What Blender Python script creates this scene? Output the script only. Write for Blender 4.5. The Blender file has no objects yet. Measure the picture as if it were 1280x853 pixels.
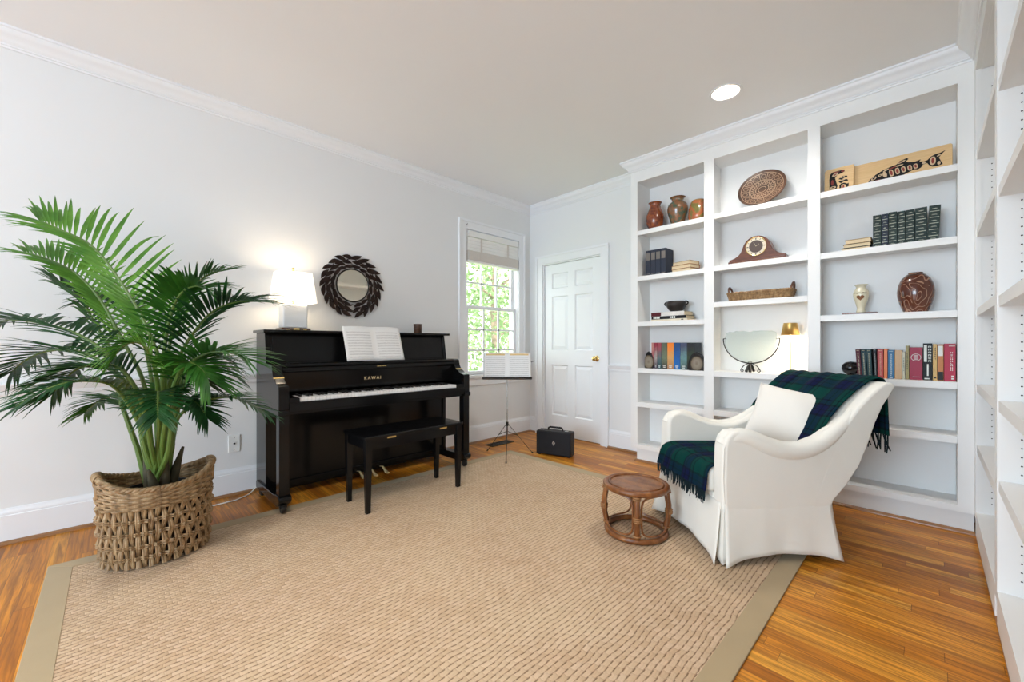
import bpy, bmesh, math, random
from mathutils import Vector, Matrix

PI = math.pi
SC = bpy.context.scene
COL = SC.collection
random.seed(7)

# ------------------------------------------------------------------ camera
YAW = math.atan(523 / 511)
cam_data = bpy.data.cameras.new('camera')
cam = bpy.data.objects.new('camera', cam_data)
COL.objects.link(cam)
cam.location = (0, 0, 1.065)
cam.rotation_euler = (PI / 2, 0, YAW)
cam_data.sensor_width = 36
cam_data.lens = 36 * 511 / 1280
cam_data.shift_y = 0.0035
cam_data.clip_start = 0.02
SC.camera = cam

# ------------------------------------------------------------------ colour management
SC.view_settings.view_transform = 'Standard'
SC.view_settings.look = 'None'
SC.view_settings.gamma = 1
SC.view_settings.use_curve_mapping = False
SC.view_settings.exposure = 1.03
SC.cycles.use_denoising = True
SC.cycles.max_bounces = 10
SC.cycles.diffuse_bounces = 6
SC.cycles.sample_clamp_indirect = 6

# ------------------------------------------------------------------ world and lights
world = bpy.data.worlds.new('world')
SC.world = world
world.use_nodes = True
bg = world.node_tree.nodes['Background']
bg.inputs[0].default_value = (0.93, 0.98, 1.0, 1)
bg.inputs[1].default_value = 2.4


def light(name, kind, loc, rot, energy, color, **kw):
    d = bpy.data.lights.new(name, kind)
    d.energy = energy
    d.color = color
    for k, v in kw.items():
        setattr(d, k, v)
    o = bpy.data.objects.new(name, d)
    COL.objects.link(o)
    o.location = loc
    o.rotation_euler = rot
    return o


# added area light, unseen behind the photographer, stands in for assumed window light
light('added_back_fill', 'AREA', (-0.95, -4.85, 1.45), (PI / 2, 0, 0), 122, (0.66, 0.84, 1.0),
      shape='RECTANGLE', size=2.5, size_y=1.95)
sun = light('sun', 'SUN', (0, 0, 5), Vector((-0.5, 0.35, -0.79)).to_track_quat('-Z', 'Y').to_euler(), 4.2, (1.0, 0.95, 0.85), angle=0.02)


# ------------------------------------------------------------------ geometry helpers
class MB:
    def __init__(s):
        s.v = []; s.f = []; s.uv = {}

    def add(s, vs, fs, uvs=None):
        n = len(s.v); s.v += [tuple(p) for p in vs]
        for i, f in enumerate(fs):
            if uvs: s.uv[len(s.f)] = uvs[i]
            s.f.append(tuple(n + k for k in f))
        return s

    def box(s, x0, x1, y0, y1, z0, z1):
        return s.add([(x, y, z) for z in (z0, z1) for y in (y0, y1) for x in (x0, x1)],
                     [(0, 2, 3, 1), (4, 5, 7, 6), (0, 1, 5, 4), (2, 6, 7, 3), (0, 4, 6, 2), (1, 3, 7, 5)])

    def obox(s, c, ax, ay, az, hx, hy, hz):
        c = Vector(c); ax = Vector(ax).normalized() * hx; ay = Vector(ay).normalized() * hy; az = Vector(az).normalized() * hz
        return s.add([c + ax * i + ay * j + az * k for k in (-1, 1) for j in (-1, 1) for i in (-1, 1)],
                     [(0, 2, 3, 1), (4, 5, 7, 6), (0, 1, 5, 4), (2, 6, 7, 3), (0, 4, 6, 2), (1, 3, 7, 5)])

    def tube(s, path, r, n=8, closed=False, cap=True, flat=1.0):
        P = [Vector(p) for p in path]; m = len(P)
        rs = r if isinstance(r, (list, tuple)) else [r] * m
        nrm = None; rings = []
        for i in range(m):
            if closed: t = P[(i + 1) % m] - P[i - 1]
            else: t = P[min(i + 1, m - 1)] - P[max(i - 1, 0)]
            if t.length < 1e-9: t = Vector((0, 0, 1))
            t.normalize()
            if nrm is None:
                a = Vector((0, 0, 1)) if abs(t.z) < 0.9 else Vector((1, 0, 0))
                nrm = t.cross(a).normalized()
            else:
                nrm = (nrm - t * nrm.dot(t))
                if nrm.length < 1e-6: nrm = t.orthogonal()
                nrm.normalize()
            b = t.cross(nrm)
            rings.append([P[i] + nrm * (rs[i] * math.cos(2 * PI * k / n)) + b * (rs[i] * flat * math.sin(2 * PI * k / n)) for k in range(n)])
        vs = [p for rg in rings for p in rg]; fs = []
        for i in range(m if closed else m - 1):
            j = (i + 1) % m
            for k in range(n):
                fs.append((i * n + k, i * n + (k + 1) % n, j * n + (k + 1) % n, j * n + k))
        if not closed and cap:
            fs.append(tuple(range(n - 1, -1, -1))); fs.append(tuple((m - 1) * n + k for k in range(n)))
        return s.add(vs, fs)

    def lathe(s, prof, c=(0, 0, 0), n=32, sx=1.0, sy=1.0, cap=True):
        m = len(prof); vs = []; fs = []
        for r, z in prof:
            for k in range(n):
                a = 2 * PI * k / n
                vs.append((c[0] + r * sx * math.cos(a), c[1] + r * sy * math.sin(a), c[2] + z))
        for i in range(m - 1):
            for k in range(n):
                fs.append((i * n + k, i * n + (k + 1) % n, (i + 1) * n + (k + 1) % n, (i + 1) * n + k))
        if cap and prof[0][0] > 1e-5: fs.append(tuple(range(n - 1, -1, -1)))
        if cap and prof[-1][0] > 1e-5: fs.append(tuple((m - 1) * n + k for k in range(n)))
        return s.add(vs, fs)

    def prism(s, out, axis, a, b):
        """outline of 2D points extruded along an axis from a to b"""
        def P(p, t):
            if axis == 'x': return (t, p[0], p[1])
            if axis == 'y': return (p[0], t, p[1])
            return (p[0], p[1], t)
        n = len(out); vs = [P(p, a) for p in out] + [P(p, b) for p in out]
        fs = [tuple(range(n - 1, -1, -1)), tuple(range(n, 2 * n))]
        for i in range(n): fs.append((i, (i + 1) % n, n + (i + 1) % n, n + i))
        return s.add(vs, fs)

    def grid(s, fn, nu, nv, uvscale=(1, 1)):
        vs = [fn(i / nu, j / nv) for j in range(nv + 1) for i in range(nu + 1)]
        fs = []; uvs = []
        for j in range(nv):
            for i in range(nu):
                a = j * (nu + 1) + i
                fs.append((a, a + 1, a + nu + 2, a + nu + 1))
                uvs.append([(u * uvscale[0], v * uvscale[1]) for u, v in ((i / nu, j / nv), ((i + 1) / nu, j / nv), ((i + 1) / nu, (j + 1) / nv), (i / nu, (j + 1) / nv))])
        return s.add(vs, fs, uvs)

    def xform(s, M):
        s.v = [tuple(M @ Vector(p)) for p in s.v]; return s


def obj(name, mb, mat=None, parent=None, w=False, loc=None, bevel=0, seg=2, smooth=40, solid=0, subsurf=0, label=None, cat=None, group=None, kind=None, rotz=0):
    if w and parent: mb.xform(Matrix.Translation(-parent.location))
    me = bpy.data.meshes.new(name)
    me.from_pydata(mb.v, [], mb.f)
    if mb.uv:
        uvl = me.uv_layers.new(name='UVMap')
        for pi, poly in enumerate(me.polygons):
            if pi in mb.uv:
                for k, li in enumerate(poly.loop_indices): uvl.data[li].uv = mb.uv[pi][k]
    bm = bmesh.new(); bm.from_mesh(me)
    bmesh.ops.recalc_face_normals(bm, faces=bm.faces)
    for f in bm.faces: f.smooth = bool(smooth) or bevel > 0
    if smooth and not bevel and not subsurf:
        lim = math.radians(smooth)
        for e in bm.edges:
            if len(e.link_faces) == 2 and e.calc_face_angle(0) > lim: e.smooth = False
    bm.to_mesh(me); bm.free()
    if mat: me.materials.append(mat)
    o = bpy.data.objects.new(name, me); COL.objects.link(o)
    if loc: o.location = loc
    if rotz: o.rotation_euler = (0, 0, rotz)
    if parent: o.parent = parent
    if bevel:
        m = o.modifiers.new('bevel', 'BEVEL'); m.width = bevel; m.segments = seg; m.limit_method = 'ANGLE'
        m.angle_limit = math.radians(35); m.harden_normals = True
    if solid:
        m = o.modifiers.new('solidify', 'SOLIDIFY'); m.thickness = solid; m.offset = 0
    if subsurf:
        m = o.modifiers.new('subsurf', 'SUBSURF'); m.levels = subsurf; m.render_levels = subsurf
    tag(o, label, cat, group, kind)
    return o


def tag(o, label=None, cat=None, group=None, kind=None):
    if label: o['label'] = label
    if cat: o['category'] = cat
    if group: o['group'] = group
    if kind: o['kind'] = kind
    return o


def thing(name, label, cat, loc=(0, 0, 0), rotz=0, group=None, rot=None):
    o = bpy.data.objects.new(name, None); COL.objects.link(o)
    o.empty_display_size = 0.05
    o.location = loc; o.rotation_euler = rot if rot else (0, 0, rotz)
    return tag(o, label, cat, group)


def structure(name, mb=None, mat=None, **kw):
    if mb is None:
        o = bpy.data.objects.new(name, None); COL.objects.link(o); o['kind'] = 'structure'; return o
    return obj(name, mb, mat, kind='structure', **kw)


# ------------------------------------------------------------------ material helpers
class N:
    def __init__(s, name):
        s.m = bpy.data.materials.new(name); s.m.use_nodes = True; s.t = s.m.node_tree
        s.b = s.t.nodes['Principled BSDF']; s.out = s.t.nodes['Material Output']

    def new(s, t, **kw):
        n = s.t.nodes.new(t)
        for k, v in kw.items(): setattr(n, k, v)
        return n

    def link(s, a, b): s.t.links.new(a, b)

    def put(s, sock, v):
        if hasattr(v, 'is_linked') or hasattr(v, 'links'): s.link(v, sock)
        else: sock.default_value = v

    def math(s, op, a, b=0.0, c=None):
        n = s.new('ShaderNodeMath', operation=op); s.put(n.inputs[0], a); s.put(n.inputs[1], b)
        if c is not None: s.put(n.inputs[2], c)
        return n.outputs[0]

    def mix(s, fac, a, b, mode='MIX'):
        n = s.new('ShaderNodeMix', data_type='RGBA', blend_type=mode)
        s.put(n.inputs[0], fac); s.put(n.inputs[6], a if not isinstance(a, tuple) else (*a[:3], 1)); s.put(n.inputs[7], b if not isinstance(b, tuple) else (*b[:3], 1))
        return n.outputs[2]

    def coord(s, which='Object'): return s.new('ShaderNodeTexCoord').outputs[which]

    def mapping(s, vec, scale=(1, 1, 1), rot=(0, 0, 0), loc=(0, 0, 0)):
        n = s.new('ShaderNodeMapping'); s.link(vec, n.inputs[0]); n.inputs[1].default_value = loc
        n.inputs[2].default_value = rot; n.inputs[3].default_value = scale; return n.outputs[0]

    def noise(s, vec, scale=5, detail=2, rough=0.5, dist=0.0, out=0):
        n = s.new('ShaderNodeTexNoise'); s.link(vec, n.inputs['Vector']); n.inputs['Scale'].default_value = scale
        n.inputs['Detail'].default_value = detail; n.inputs['Roughness'].default_value = rough; n.inputs['Distortion'].default_value = dist
        return n.outputs[out]

    def ramp(s, fac, stops, interp='LINEAR'):
        n = s.new('ShaderNodeValToRGB'); cr = n.color_ramp; cr.interpolation = interp
        while len(cr.elements) < len(stops): cr.elements.new(0.5)
        for e, (p, c) in zip(cr.elements, stops): e.position = p; e.color = (*c, 1)
        s.link(fac, n.inputs[0]); return n.outputs[0]

    def sep(s, vec):
        n = s.new('ShaderNodeSeparateXYZ'); s.link(vec, n.inputs[0]); return n.outputs

    def comb(s, x, y, z=0.0):
        n = s.new('ShaderNodeCombineXYZ'); s.put(n.inputs[0], x); s.put(n.inputs[1], y); s.put(n.inputs[2], z); return n.outputs[0]

    def bump(s, h, strength=0.3, dist=0.01):
        n = s.new('ShaderNodeBump'); s.link(h, n.inputs['Height']); n.inputs['Strength'].default_value = strength
        n.inputs['Distance'].default_value = dist; s.link(n.outputs[0], s.b.inputs['Normal']); return n

    def set(s, color=None, rough=None, metal=None, coat=None, **kw):
        if color is not None: s.put(s.b.inputs['Base Color'], (*color[:3], 1) if isinstance(color, tuple) else color)
        if rough is not None: s.put(s.b.inputs['Roughness'], rough)
        if metal is not None: s.b.inputs['Metallic'].default_value = metal
        if coat is not None: s.b.inputs['Coat Weight'].default_value = coat
        for k, v in kw.items(): s.put(s.b.inputs[k.replace('_', ' ')], v)
        return s.m


def srgb(r, g, b):
    return tuple((c / 255 / 12.92) if c / 255 <= 0.04045 else ((c / 255 + 0.055) / 1.055) ** 2.4 for c in (r, g, b))


def plain(name, color, rough=0.5, metal=0.0, var=0.06, scale=30, bump=0.0, bscale=200, coat=0.0, **kw):
    if max(color) < 0.12 and metal == 0 and 'Specular_IOR_Level' not in kw: kw['Specular_IOR_Level'] = 0.25
    n = N(name); co = n.coord()
    f = n.noise(co, scale, 3)
    c = n.mix(f, tuple(x * (1 - var) for x in color), tuple(min(1, x * (1 + var)) for x in color))
    n.set(c, rough, metal, coat, **kw)
    if bump: n.bump(n.noise(co, bscale, 2), bump, 0.002)
    return n.m


M = {}
M['wall'] = plain('wall_paint', (0.78, 0.785, 0.785), 0.75, var=0.01, scale=3, bump=0.05, bscale=300)
M['wainscot'] = plain('wainscot_paint', (0.76, 0.765, 0.76), 0.7, var=0.01, scale=3)
M['ceiling'] = plain('ceiling_paint', (0.87, 0.875, 0.885), 0.85, var=0.01, scale=2)
M['trim'] = plain('white_trim_paint', (0.83, 0.84, 0.86), 0.4, var=0.01, scale=4)
M['shelfpaint'] = plain('white_bookcase_paint', (0.83, 0.83, 0.82), 0.45, var=0.01, scale=4)
M['door'] = plain('white_door_paint', (0.82, 0.84, 0.85), 0.4, var=0.01, scale=4)
M['black'] = plain('ebony_piano_finish', (0.004, 0.004, 0.0045), 0.17, var=0.3, scale=8, Specular_IOR_Level=0.3)
M['blacksatin'] = plain('satin_black', (0.014, 0.013, 0.013), 0.4, var=0.2)
M['darkmetal'] = plain('dark_iron', (0.03, 0.028, 0.026), 0.45, 0.7)
M['brass'] = plain('brass', (0.80, 0.58, 0.22), 0.25, 1.0)
M['chrome'] = plain('chrome', (0.55, 0.55, 0.56), 0.25, 1.0)
M['white'] = plain('white_plastic', (0.82, 0.82, 0.80), 0.4, var=0.01)
M['key'] = plain('ivory_white_key', (0.90, 0.90, 0.89), 0.25, var=0.02)
M['soil'] = plain('dark_soil', (0.02, 0.014, 0.01), 0.95, var=0.5, scale=60, bump=0.8, bscale=120)
M['glassmirror'] = plain('mirror_glass', (0.86, 0.80, 0.70), 0.03, 1.0, var=0.0)  # beige tint paints in the reflection of a warm room
M['ferrule'] = M['brass']
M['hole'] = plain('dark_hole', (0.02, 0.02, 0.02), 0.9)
M['paper'] = plain('book_paper', (0.70, 0.56, 0.36), 0.8, var=0.1, scale=80)
M['creampaper'] = plain('cream_book_paper', (0.78, 0.68, 0.52), 0.8, var=0.1, scale=80)
M['gold'] = plain('gold_leaf', (0.60, 0.52, 0.34), 0.5, 0.3)
M['paleGilt'] = plain('pale_gilt', (0.42, 0.42, 0.33), 0.5, 0.2)
M['silverprint'] = plain('pale_print', (0.72, 0.74, 0.70), 0.5)


def wood_mat(name, c1, c2, scale=(2, 30, 30), rough=0.35, coat=0.2):
    n = N(name); co = n.mapping(n.coord(), scale)
    f = n.noise(co, 1.5, 6, 0.6, 1.2)
    n.set(n.ramp(f, [(0.25, c1), (0.7, c2)]), rough, coat=coat)
    return n.m


M['clockwood'] = wood_mat('mahogany_clock_wood', (0.045, 0.012, 0.006), (0.16, 0.045, 0.018), (5, 60, 60))
M['darkwood'] = wood_mat('dark_brown_wood', (0.03, 0.012, 0.006), (0.10, 0.04, 0.018), (8, 60, 60))
M['cedar'] = wood_mat('pale_cedar_wood', (0.66, 0.42, 0.19), (0.78, 0.54, 0.28), (3, 50, 50), 0.5, 0.1)
M['shoe'] = wood_mat('oak_shoe_moulding', (0.20, 0.085, 0.03), (0.34, 0.16, 0.06), (3, 3, 40))


def floor_mat():
    n = N('oak_strip_floor'); co = n.coord(); x, y, z = n.sep(co)
    bw = 0.057
    row = n.math('FLOOR', n.math('DIVIDE', y, bw))
    wn = n.new('ShaderNodeTexWhiteNoise', noise_dimensions='1D'); n.link(row, wn.inputs['W'])
    xs = n.math('ADD', n.math('DIVIDE', x, 0.85), n.math('MULTIPLY', wn.outputs[0], 7.3))
    brick = n.math('FLOOR', xs)
    wn2 = n.new('ShaderNodeTexWhiteNoise', noise_dimensions='2D'); n.link(n.comb(row, brick), wn2.inputs['Vector'])
    tone = wn2.outputs[0]
    # grain
    off = n.math('MULTIPLY', tone, 20.0)
    gv = n.comb(n.math('ADD', n.math('MULTIPLY', x, 3.0), off), n.math('MULTIPLY', y, 55.0), off)
    g = n.noise(gv, 1.0, 6, 0.62, 0.8)
    gv2 = n.comb(n.math('ADD', n.math('MULTIPLY', x, 2.0), off), n.math('MULTIPLY', y, 16.0), off)
    w = n.new('ShaderNodeTexWave', wave_type='RINGS'); n.link(gv2, w.inputs[0])
    w.inputs['Scale'].default_value = 1.3; w.inputs['Distortion'].default_value = 6; w.inputs['Detail'].default_value = 2; w.inputs['Detail Scale'].default_value = 1.0
    base = n.ramp(tone, [(0.0, (0.44, 0.140, 0.009)), (0.35, (0.62, 0.225, 0.017)), (0.7, (0.74, 0.295, 0.026)), (1.0, (0.84, 0.40, 0.050))])
    c = n.mix(n.math('MULTIPLY', n.ramp(g, [(0.38, (1, 1, 1)), (0.62, (0, 0, 0))]), 0.75), base, (0.20, 0.065, 0.009))
    c = n.mix(n.math('MULTIPLY', n.ramp(w.outputs[0], [(0.0, (1, 1, 1)), (0.35, (0, 0, 0))]), 0.28), c, (0.14, 0.05, 0.014))
    fy = n.math('FRACT', n.math('DIVIDE', y, bw)); fx = n.math('FRACT', xs)
    gap = n.math('MAXIMUM', n.math('LESS_THAN', fy, 0.022), n.math('LESS_THAN', fx, 0.0022))
    c = n.mix(n.math('MULTIPLY', gap, 0.65), c, (0.06, 0.02, 0.006))
    n.set(c, n.math('ADD', 0.24, n.math('MULTIPLY', g, 0.14)), Specular_IOR_Level=0.22)
    n.bump(n.math('SUBTRACT', n.math('MULTIPLY', g, 0.15), gap), 0.15, 0.001)
    return n.m


def rug_mat():
    n = N('seagrass_basketweave'); co = n.coord(); x, y, z = n.sep(co)
    wob = n.noise(co, 7, 2)
    cw, ch = 0.034, 0.0215
    xx = n.math('ADD', x, n.math('MULTIPLY', n.math('SUBTRACT', wob, 0.5), 0.03))
    yy = n.math('ADD', y, n.math('MULTIPLY', n.math('SUBTRACT', n.noise(co, 9, 2), 0.5), 0.03))
    r = n.math('DIVIDE', xx, ch); row = n.math('FLOOR', r); fr = n.math('FRACT', r)
    cxx = n.math('ADD', n.math('DIVIDE', yy, cw), n.math('MULTIPLY', n.math('FLOORED_MODULO', row, 2.0), 0.5))
    fc = n.math('FRACT', cxx); cell = n.math('FLOOR', cxx)
    wn = n.new('ShaderNodeTexWhiteNoise', noise_dimensions='2D'); n.link(n.comb(row, cell), wn.inputs['Vector'])
    hb = n.math('MULTIPLY', n.math('POWER', n.math('SINE', n.math('MULTIPLY', fr, PI)), 0.6), n.math('POWER', n.math('SINE', n.math('MULTIPLY', fc, PI)), 0.25))
    dash = n.math('MULTIPLY', n.math('LESS_THAN', fr, 0.17), n.math('LESS_THAN', n.math('ABSOLUTE', n.math('SUBTRACT', fc, 0.42)), 0.30))
    fib = n.noise(n.mapping(co, (420, 160, 150)), 1.0, 3, 0.7)
    # two or three strands run side by side through each cell
    st = n.math('ABSOLUTE', n.math('SINE', n.math('MULTIPLY', fr, PI * 3)))
    h = n.math('ADD', n.math('MULTIPLY', hb, n.math('ADD', 0.8, n.math('MULTIPLY', st, 0.2))), n.math('MULTIPLY', fib, 0.25))
    col = n.ramp(wn.outputs[0], [(0.0, (0.57, 0.395, 0.255)), (0.5, (0.63, 0.45, 0.30)), (1.0, (0.68, 0.495, 0.345))])
    col = n.mix(n.math('MULTIPLY', fib, 0.5), col, (0.36, 0.235, 0.12))
    col = n.mix(n.ramp(n.noise(co, 2.2, 3), [(0.4, (0, 0, 0)), (0.75, (0.35, 0.35, 0.35))]), col, (0.68, 0.54, 0.36))
    col = n.mix(n.ramp(hb, [(0.10, (0.60, 0.60, 0.60)), (0.48, (0, 0, 0))]), col, (0.20, 0.12, 0.06))
    col = n.mix(n.math('MULTIPLY', dash, 0.75), col, (0.15, 0.085, 0.04))
    n.set(col, 0.75, Specular_IOR_Level=0.25)
    n.bump(h, 0.7, 0.005)
    return n.m


def cloth_mat(name, color, weave=900, var=0.05, bump=0.25, rough=0.9):
    n = N(name); co = n.coord()
    f = n.noise(co, 6, 3)
    fine = n.noise(n.mapping(co, (weave, weave * 0.25, weave)), 1, 2)
    fine2 = n.noise(n.mapping(co, (weave * 0.25, weave, weave * 0.3)), 1, 2)
    h = n.math('ADD', fine, fine2)
    c = n.mix(f, tuple(x * (1 - var) for x in color), tuple(min(1, x * (1 + var)) for x in color))
    c = n.mix(n.math('MULTIPLY', fine, 0.12), c, tuple(x * 0.7 for x in color))
    n.set(c, rough, Sheen_Weight=0.15)
    n.bump(h, bump, 0.001)
    return n.m


def tartan_mat():
    n = N('black_watch_tartan'); uv = n.coord('UV'); u, v, _ = n.sep(uv)

    def sett(t):
        f = n.math('FRACT', t)
        return n.ramp(f, [(0.0, (0.001, 0.036, 0.030)), (0.30, (0.003, 0.006, 0.010)), (0.36, (0.006, 0.008, 0.038)), (0.50, (0.003, 0.004, 0.008)), (0.53, (0.006, 0.008, 0.038)),
                          (0.66, (0.003, 0.005, 0.008)), (0.72, (0.001, 0.036, 0.030)), (0.84, (0.002, 0.004, 0.006)), (0.88, (0.001, 0.036, 0.030))], 'CONSTANT')
    a = sett(u); b = sett(v)
    tw = n.math('FRACT', n.math('MULTIPLY', n.math('ADD', u, v), 22.0))
    fac = n.math('ADD', 0.5, n.math('MULTIPLY', n.math('SUBTRACT', n.math('GREATER_THAN', tw, 0.5), 0.5), 0.3))
    c = n.mix(fac, a, b)
    c = n.mix(0.35, c, n.mix(1.0, n.mix(1.0, a, (7, 7, 7), 'MULTIPLY'), n.mix(1.0, b, (4, 4, 4), 'MULTIPLY'), 'MULTIPLY'))
    fz = n.noise(n.mapping(uv, (90, 90, 90)), 1, 3)
    c = n.mix(n.math('MULTIPLY', fz, 0.12), c, (0.02, 0.04, 0.06))
    n.set(c, 0.95, Specular_IOR_Level=0.1)
    n.bump(fz, 0.4, 0.002)
    return n.m


def wicker_mat(name, c1, c2, c3, scale=26):
    n = N(name); co = n.coord()
    f = n.noise(n.mapping(co, (1.6, 1.6, 0.5)), scale, 4, 0.6)
    f2 = n.noise(co, scale * 12, 3)
    c = n.ramp(f, [(0.28, c1), (0.5, c2), (0.72, c3)])
    c = n.mix(n.math('MULTIPLY', f2, 0.35), c, tuple(x * 0.55 for x in c2))
    n.set(c, 0.6); n.bump(f2, 0.4, 0.002)
    return n.m


def leaf_mat(name, dark, lightc):
    n = N(name); co = n.coord()
    f = n.noise(co, 9, 3)
    c = n.ramp(f, [(0.3, dark), (0.7, lightc)])
    n.set(c, 0.38, Specular_IOR_Level=0.4)
    tr = n.new('ShaderNodeBsdfTranslucent'); n.link(c, tr.inputs[0])
    ms = n.new('ShaderNodeMixShader'); ms.inputs[0].default_value = 0.25
    n.link(n.b.outputs[0], ms.inputs[1]); n.link(tr.outputs[0], ms.inputs[2]); n.link(ms.outputs[0], n.out.inputs[0])
    return n.m


def sheet_mat(name, head=None):
    """printed sheet music: five systems of paired staves with note marks"""
    n = N(name); uv = n.coord('UV'); u, v, _ = n.sep(uv)
    page = n.math('FRACT', n.math('MULTIPLY', u, 2.0))
    inx = n.math('MULTIPLY', n.math('GREATER_THAN', page, 0.10), n.math('LESS_THAN', page, 0.90))
    iny = n.math('MULTIPLY', n.math('GREATER_THAN', v, 0.07), n.math('LESS_THAN', v, 0.86))
    s_ = n.math('FRACT', n.math('MULTIPLY', n.math('SUBTRACT', v, 0.07), 5 / 0.79))
    st = n.math('FRACT', n.math('MULTIPLY', s_, 2.0))
    staff = n.math('LESS_THAN', n.math('ABSOLUTE', n.math('SUBTRACT', st, 0.5)), 0.24)
    lines = n.math('LESS_THAN', n.math('FRACT', n.math('MULTIPLY', n.math('SUBTRACT', st, 0.26), 10.0)), 0.22)
    notes = n.math('GREATER_THAN', n.noise(n.comb(n.math('MULTIPLY', u, 130.0), n.math('MULTIPLY', v, 90.0)), 1.0, 2), 0.53)
    ink = n.math('MULTIPLY', n.math('MULTIPLY', inx, iny), n.math('MULTIPLY', staff, n.math('MAXIMUM', n.math('MULTIPLY', lines, 0.5), notes)))
    c = n.mix(n.math('MULTIPLY', ink, 0.55), (0.80, 0.81, 0.81), (0.10, 0.10, 0.11))
    if head:
        hd = n.math('MULTIPLY', n.math('GREATER_THAN', v, 0.90), inx)
        hd = n.math('MULTIPLY', hd, n.math('LESS_THAN', v, 0.965))
        c = n.mix(n.math('MULTIPLY', hd, 0.9), c, head)
    n.set(c, 0.6)
    return n.m


M['floor'] = floor_mat()
M['rug'] = rug_mat()
M['rugborder'] = cloth_mat('tan_canvas_rug_border', (0.385, 0.285, 0.155), 600, 0.08)
M['linen'] = cloth_mat('cream_linen_slipcover', (0.82, 0.79, 0.72), 500, 0.03, 0.2)
M['satin'] = cloth_mat('ivory_cushion_cloth', (0.80, 0.76, 0.70), 700, 0.03, 0.15, 0.7)
M['tartan'] = tartan_mat()
M['fringe'] = plain('dark_green_navy_fringe', (0.005, 0.014, 0.018), 0.95, var=0.9, scale=40)
M['basket'] = wicker_mat('water_hyacinth_wicker', (0.14, 0.075, 0.030), (0.33, 0.205, 0.095), (0.54, 0.38, 0.21))
M['basketdark'] = plain('dark_basket_lining', (0.035, 0.024, 0.015), 0.9)
M['traywicker'] = wicker_mat('brown_seagrass_tray_wicker', (0.12, 0.06, 0.02), (0.30, 0.17, 0.07), (0.48, 0.31, 0.15), 40)
M['rattan'] = wicker_mat('varnished_rattan', (0.10, 0.028, 0.008), (0.21, 0.070, 0.018), (0.36, 0.15, 0.045), 14)
M['rattan'].node_tree.nodes['Principled BSDF'].inputs['Roughness'].default_value = 0.3
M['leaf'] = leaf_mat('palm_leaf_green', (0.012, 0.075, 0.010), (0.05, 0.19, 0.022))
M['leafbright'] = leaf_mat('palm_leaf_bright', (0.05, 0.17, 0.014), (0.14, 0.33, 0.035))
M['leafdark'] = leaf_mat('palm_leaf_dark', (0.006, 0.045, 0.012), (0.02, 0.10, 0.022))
M['rachis'] = plain('palm_stalk_green', (0.10, 0.17, 0.03), 0.45, var=0.3, scale=8)
M['sheath'] = plain('palm_sheath_brown', (0.07, 0.06, 0.035), 0.7, var=0.5, scale=14)
M['sheet'] = sheet_mat('sheet_music_print')
M['sheethead'] = sheet_mat('sheet_music_with_yellow_heading', (0.72, 0.50, 0.18))

# ------------------------------------------------------------------ room
XW, YB, YF, XR, H = -3.46, 3.69, -5.0, 0.50, 2.75

structure('floor', MB().box(XW - 0.1, XR + 0.1, YF - 0.1, YB + 0.1, -0.06, 0), M['floor'], smooth=0)
# ceiling with the cut-out of the recessed lamps
cans = [(-0.955, 2.925), (-1.25, 0.35), (-1.25, -1.6)]  # second lamp is assumed, last is added; both unseen, throwing more light on the floor
cm = MB()
rc = 0.085
nx = 24


def ring_hole(mb, cx, cy, r, z, half):
    vs = []; fs = []
    for k in range(nx):
        a = 2 * PI * k / nx
        d = max(abs(math.cos(a)), abs(math.sin(a)))
        vs.append((cx + r * math.cos(a), cy + r * math.sin(a), z))
        vs.append((cx + half * math.cos(a) / d, cy + half * math.sin(a) / d, z))
    for k in range(nx):
        j = (k + 1) % nx
        fs.append((2 * k, 2 * k + 1, 2 * j + 1, 2 * j))
    mb.add(vs, fs)


hs = 0.12
xs_ = sorted({XW - 0.1, XR + 0.1} | {c[0] - hs for c in cans} | {c[0] + hs for c in cans})
ys_ = sorted({YF - 0.1, YB + 0.1} | {c[1] - hs for c in cans} | {c[1] + hs for c in cans})
for i in range(len(xs_) - 1):
    for j in range(len(ys_) - 1):
        x0, x1, y0, y1 = xs_[i], xs_[i + 1], ys_[j], ys_[j + 1]
        hit = [c for c in cans if abs((x0 + x1) / 2 - c[0]) < 1e-6 and abs((y0 + y1) / 2 - c[1]) < 1e-6]
        if hit: ring_hole(cm, hit[0][0], hit[0][1], rc, H, hs)
        else: cm.add([(x0, y0, H), (x1, y0, H), (x1, y1, H), (x0, y1, H)], [(0, 1, 2, 3)])
cm.box(XW - 0.1, XR + 0.1, YF - 0.1, YB + 0.1, H + 0.14, H + 0.2)
structure('ceiling', cm, M['ceiling'], smooth=0)

WY0, WY1, WZ0, WZ1 = 2.69, 3.485, 0.735, 2.30       # window opening in the left wall
wl = MB()
wl.box(XW - 0.14, XW, YF, WY0, 0, H + 0.15).box(XW - 0.14, XW, WY1, YB + 0.1, 0, H + 0.15)
wl.box(XW - 0.14, XW, WY0, WY1, 0, WZ0).box(XW - 0.14, XW, WY0, WY1, WZ1, H + 0.15)
structure('wall_left', wl, M['wall'], smooth=0)
DX0, DX1, DZ = -3.245, -2.43, 2.02
wb = MB()
wb.box(XW, DX0, YB, YB + 0.12, 0, H + 0.15).box(DX1, XR + 0.1, YB, YB + 0.12, 0, H + 0.15).box(DX0, DX1, YB, YB + 0.12, DZ, H + 0.15)
structure('wall_back', wb, M['wall'], smooth=0)
structure('door_light_block', MB().box(DX0 - 0.1, DX1 + 0.1, YB + 0.13, YB + 0.2, -0.06, DZ + 0.2), M['wall'], smooth=0)  # unseen panel added behind the door to stop light leaking under it
structure('wall_right', MB().box(XR, XR + 0.1, YF, YB, 0, H + 0.15), M['wall'], smooth=0)
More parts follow.
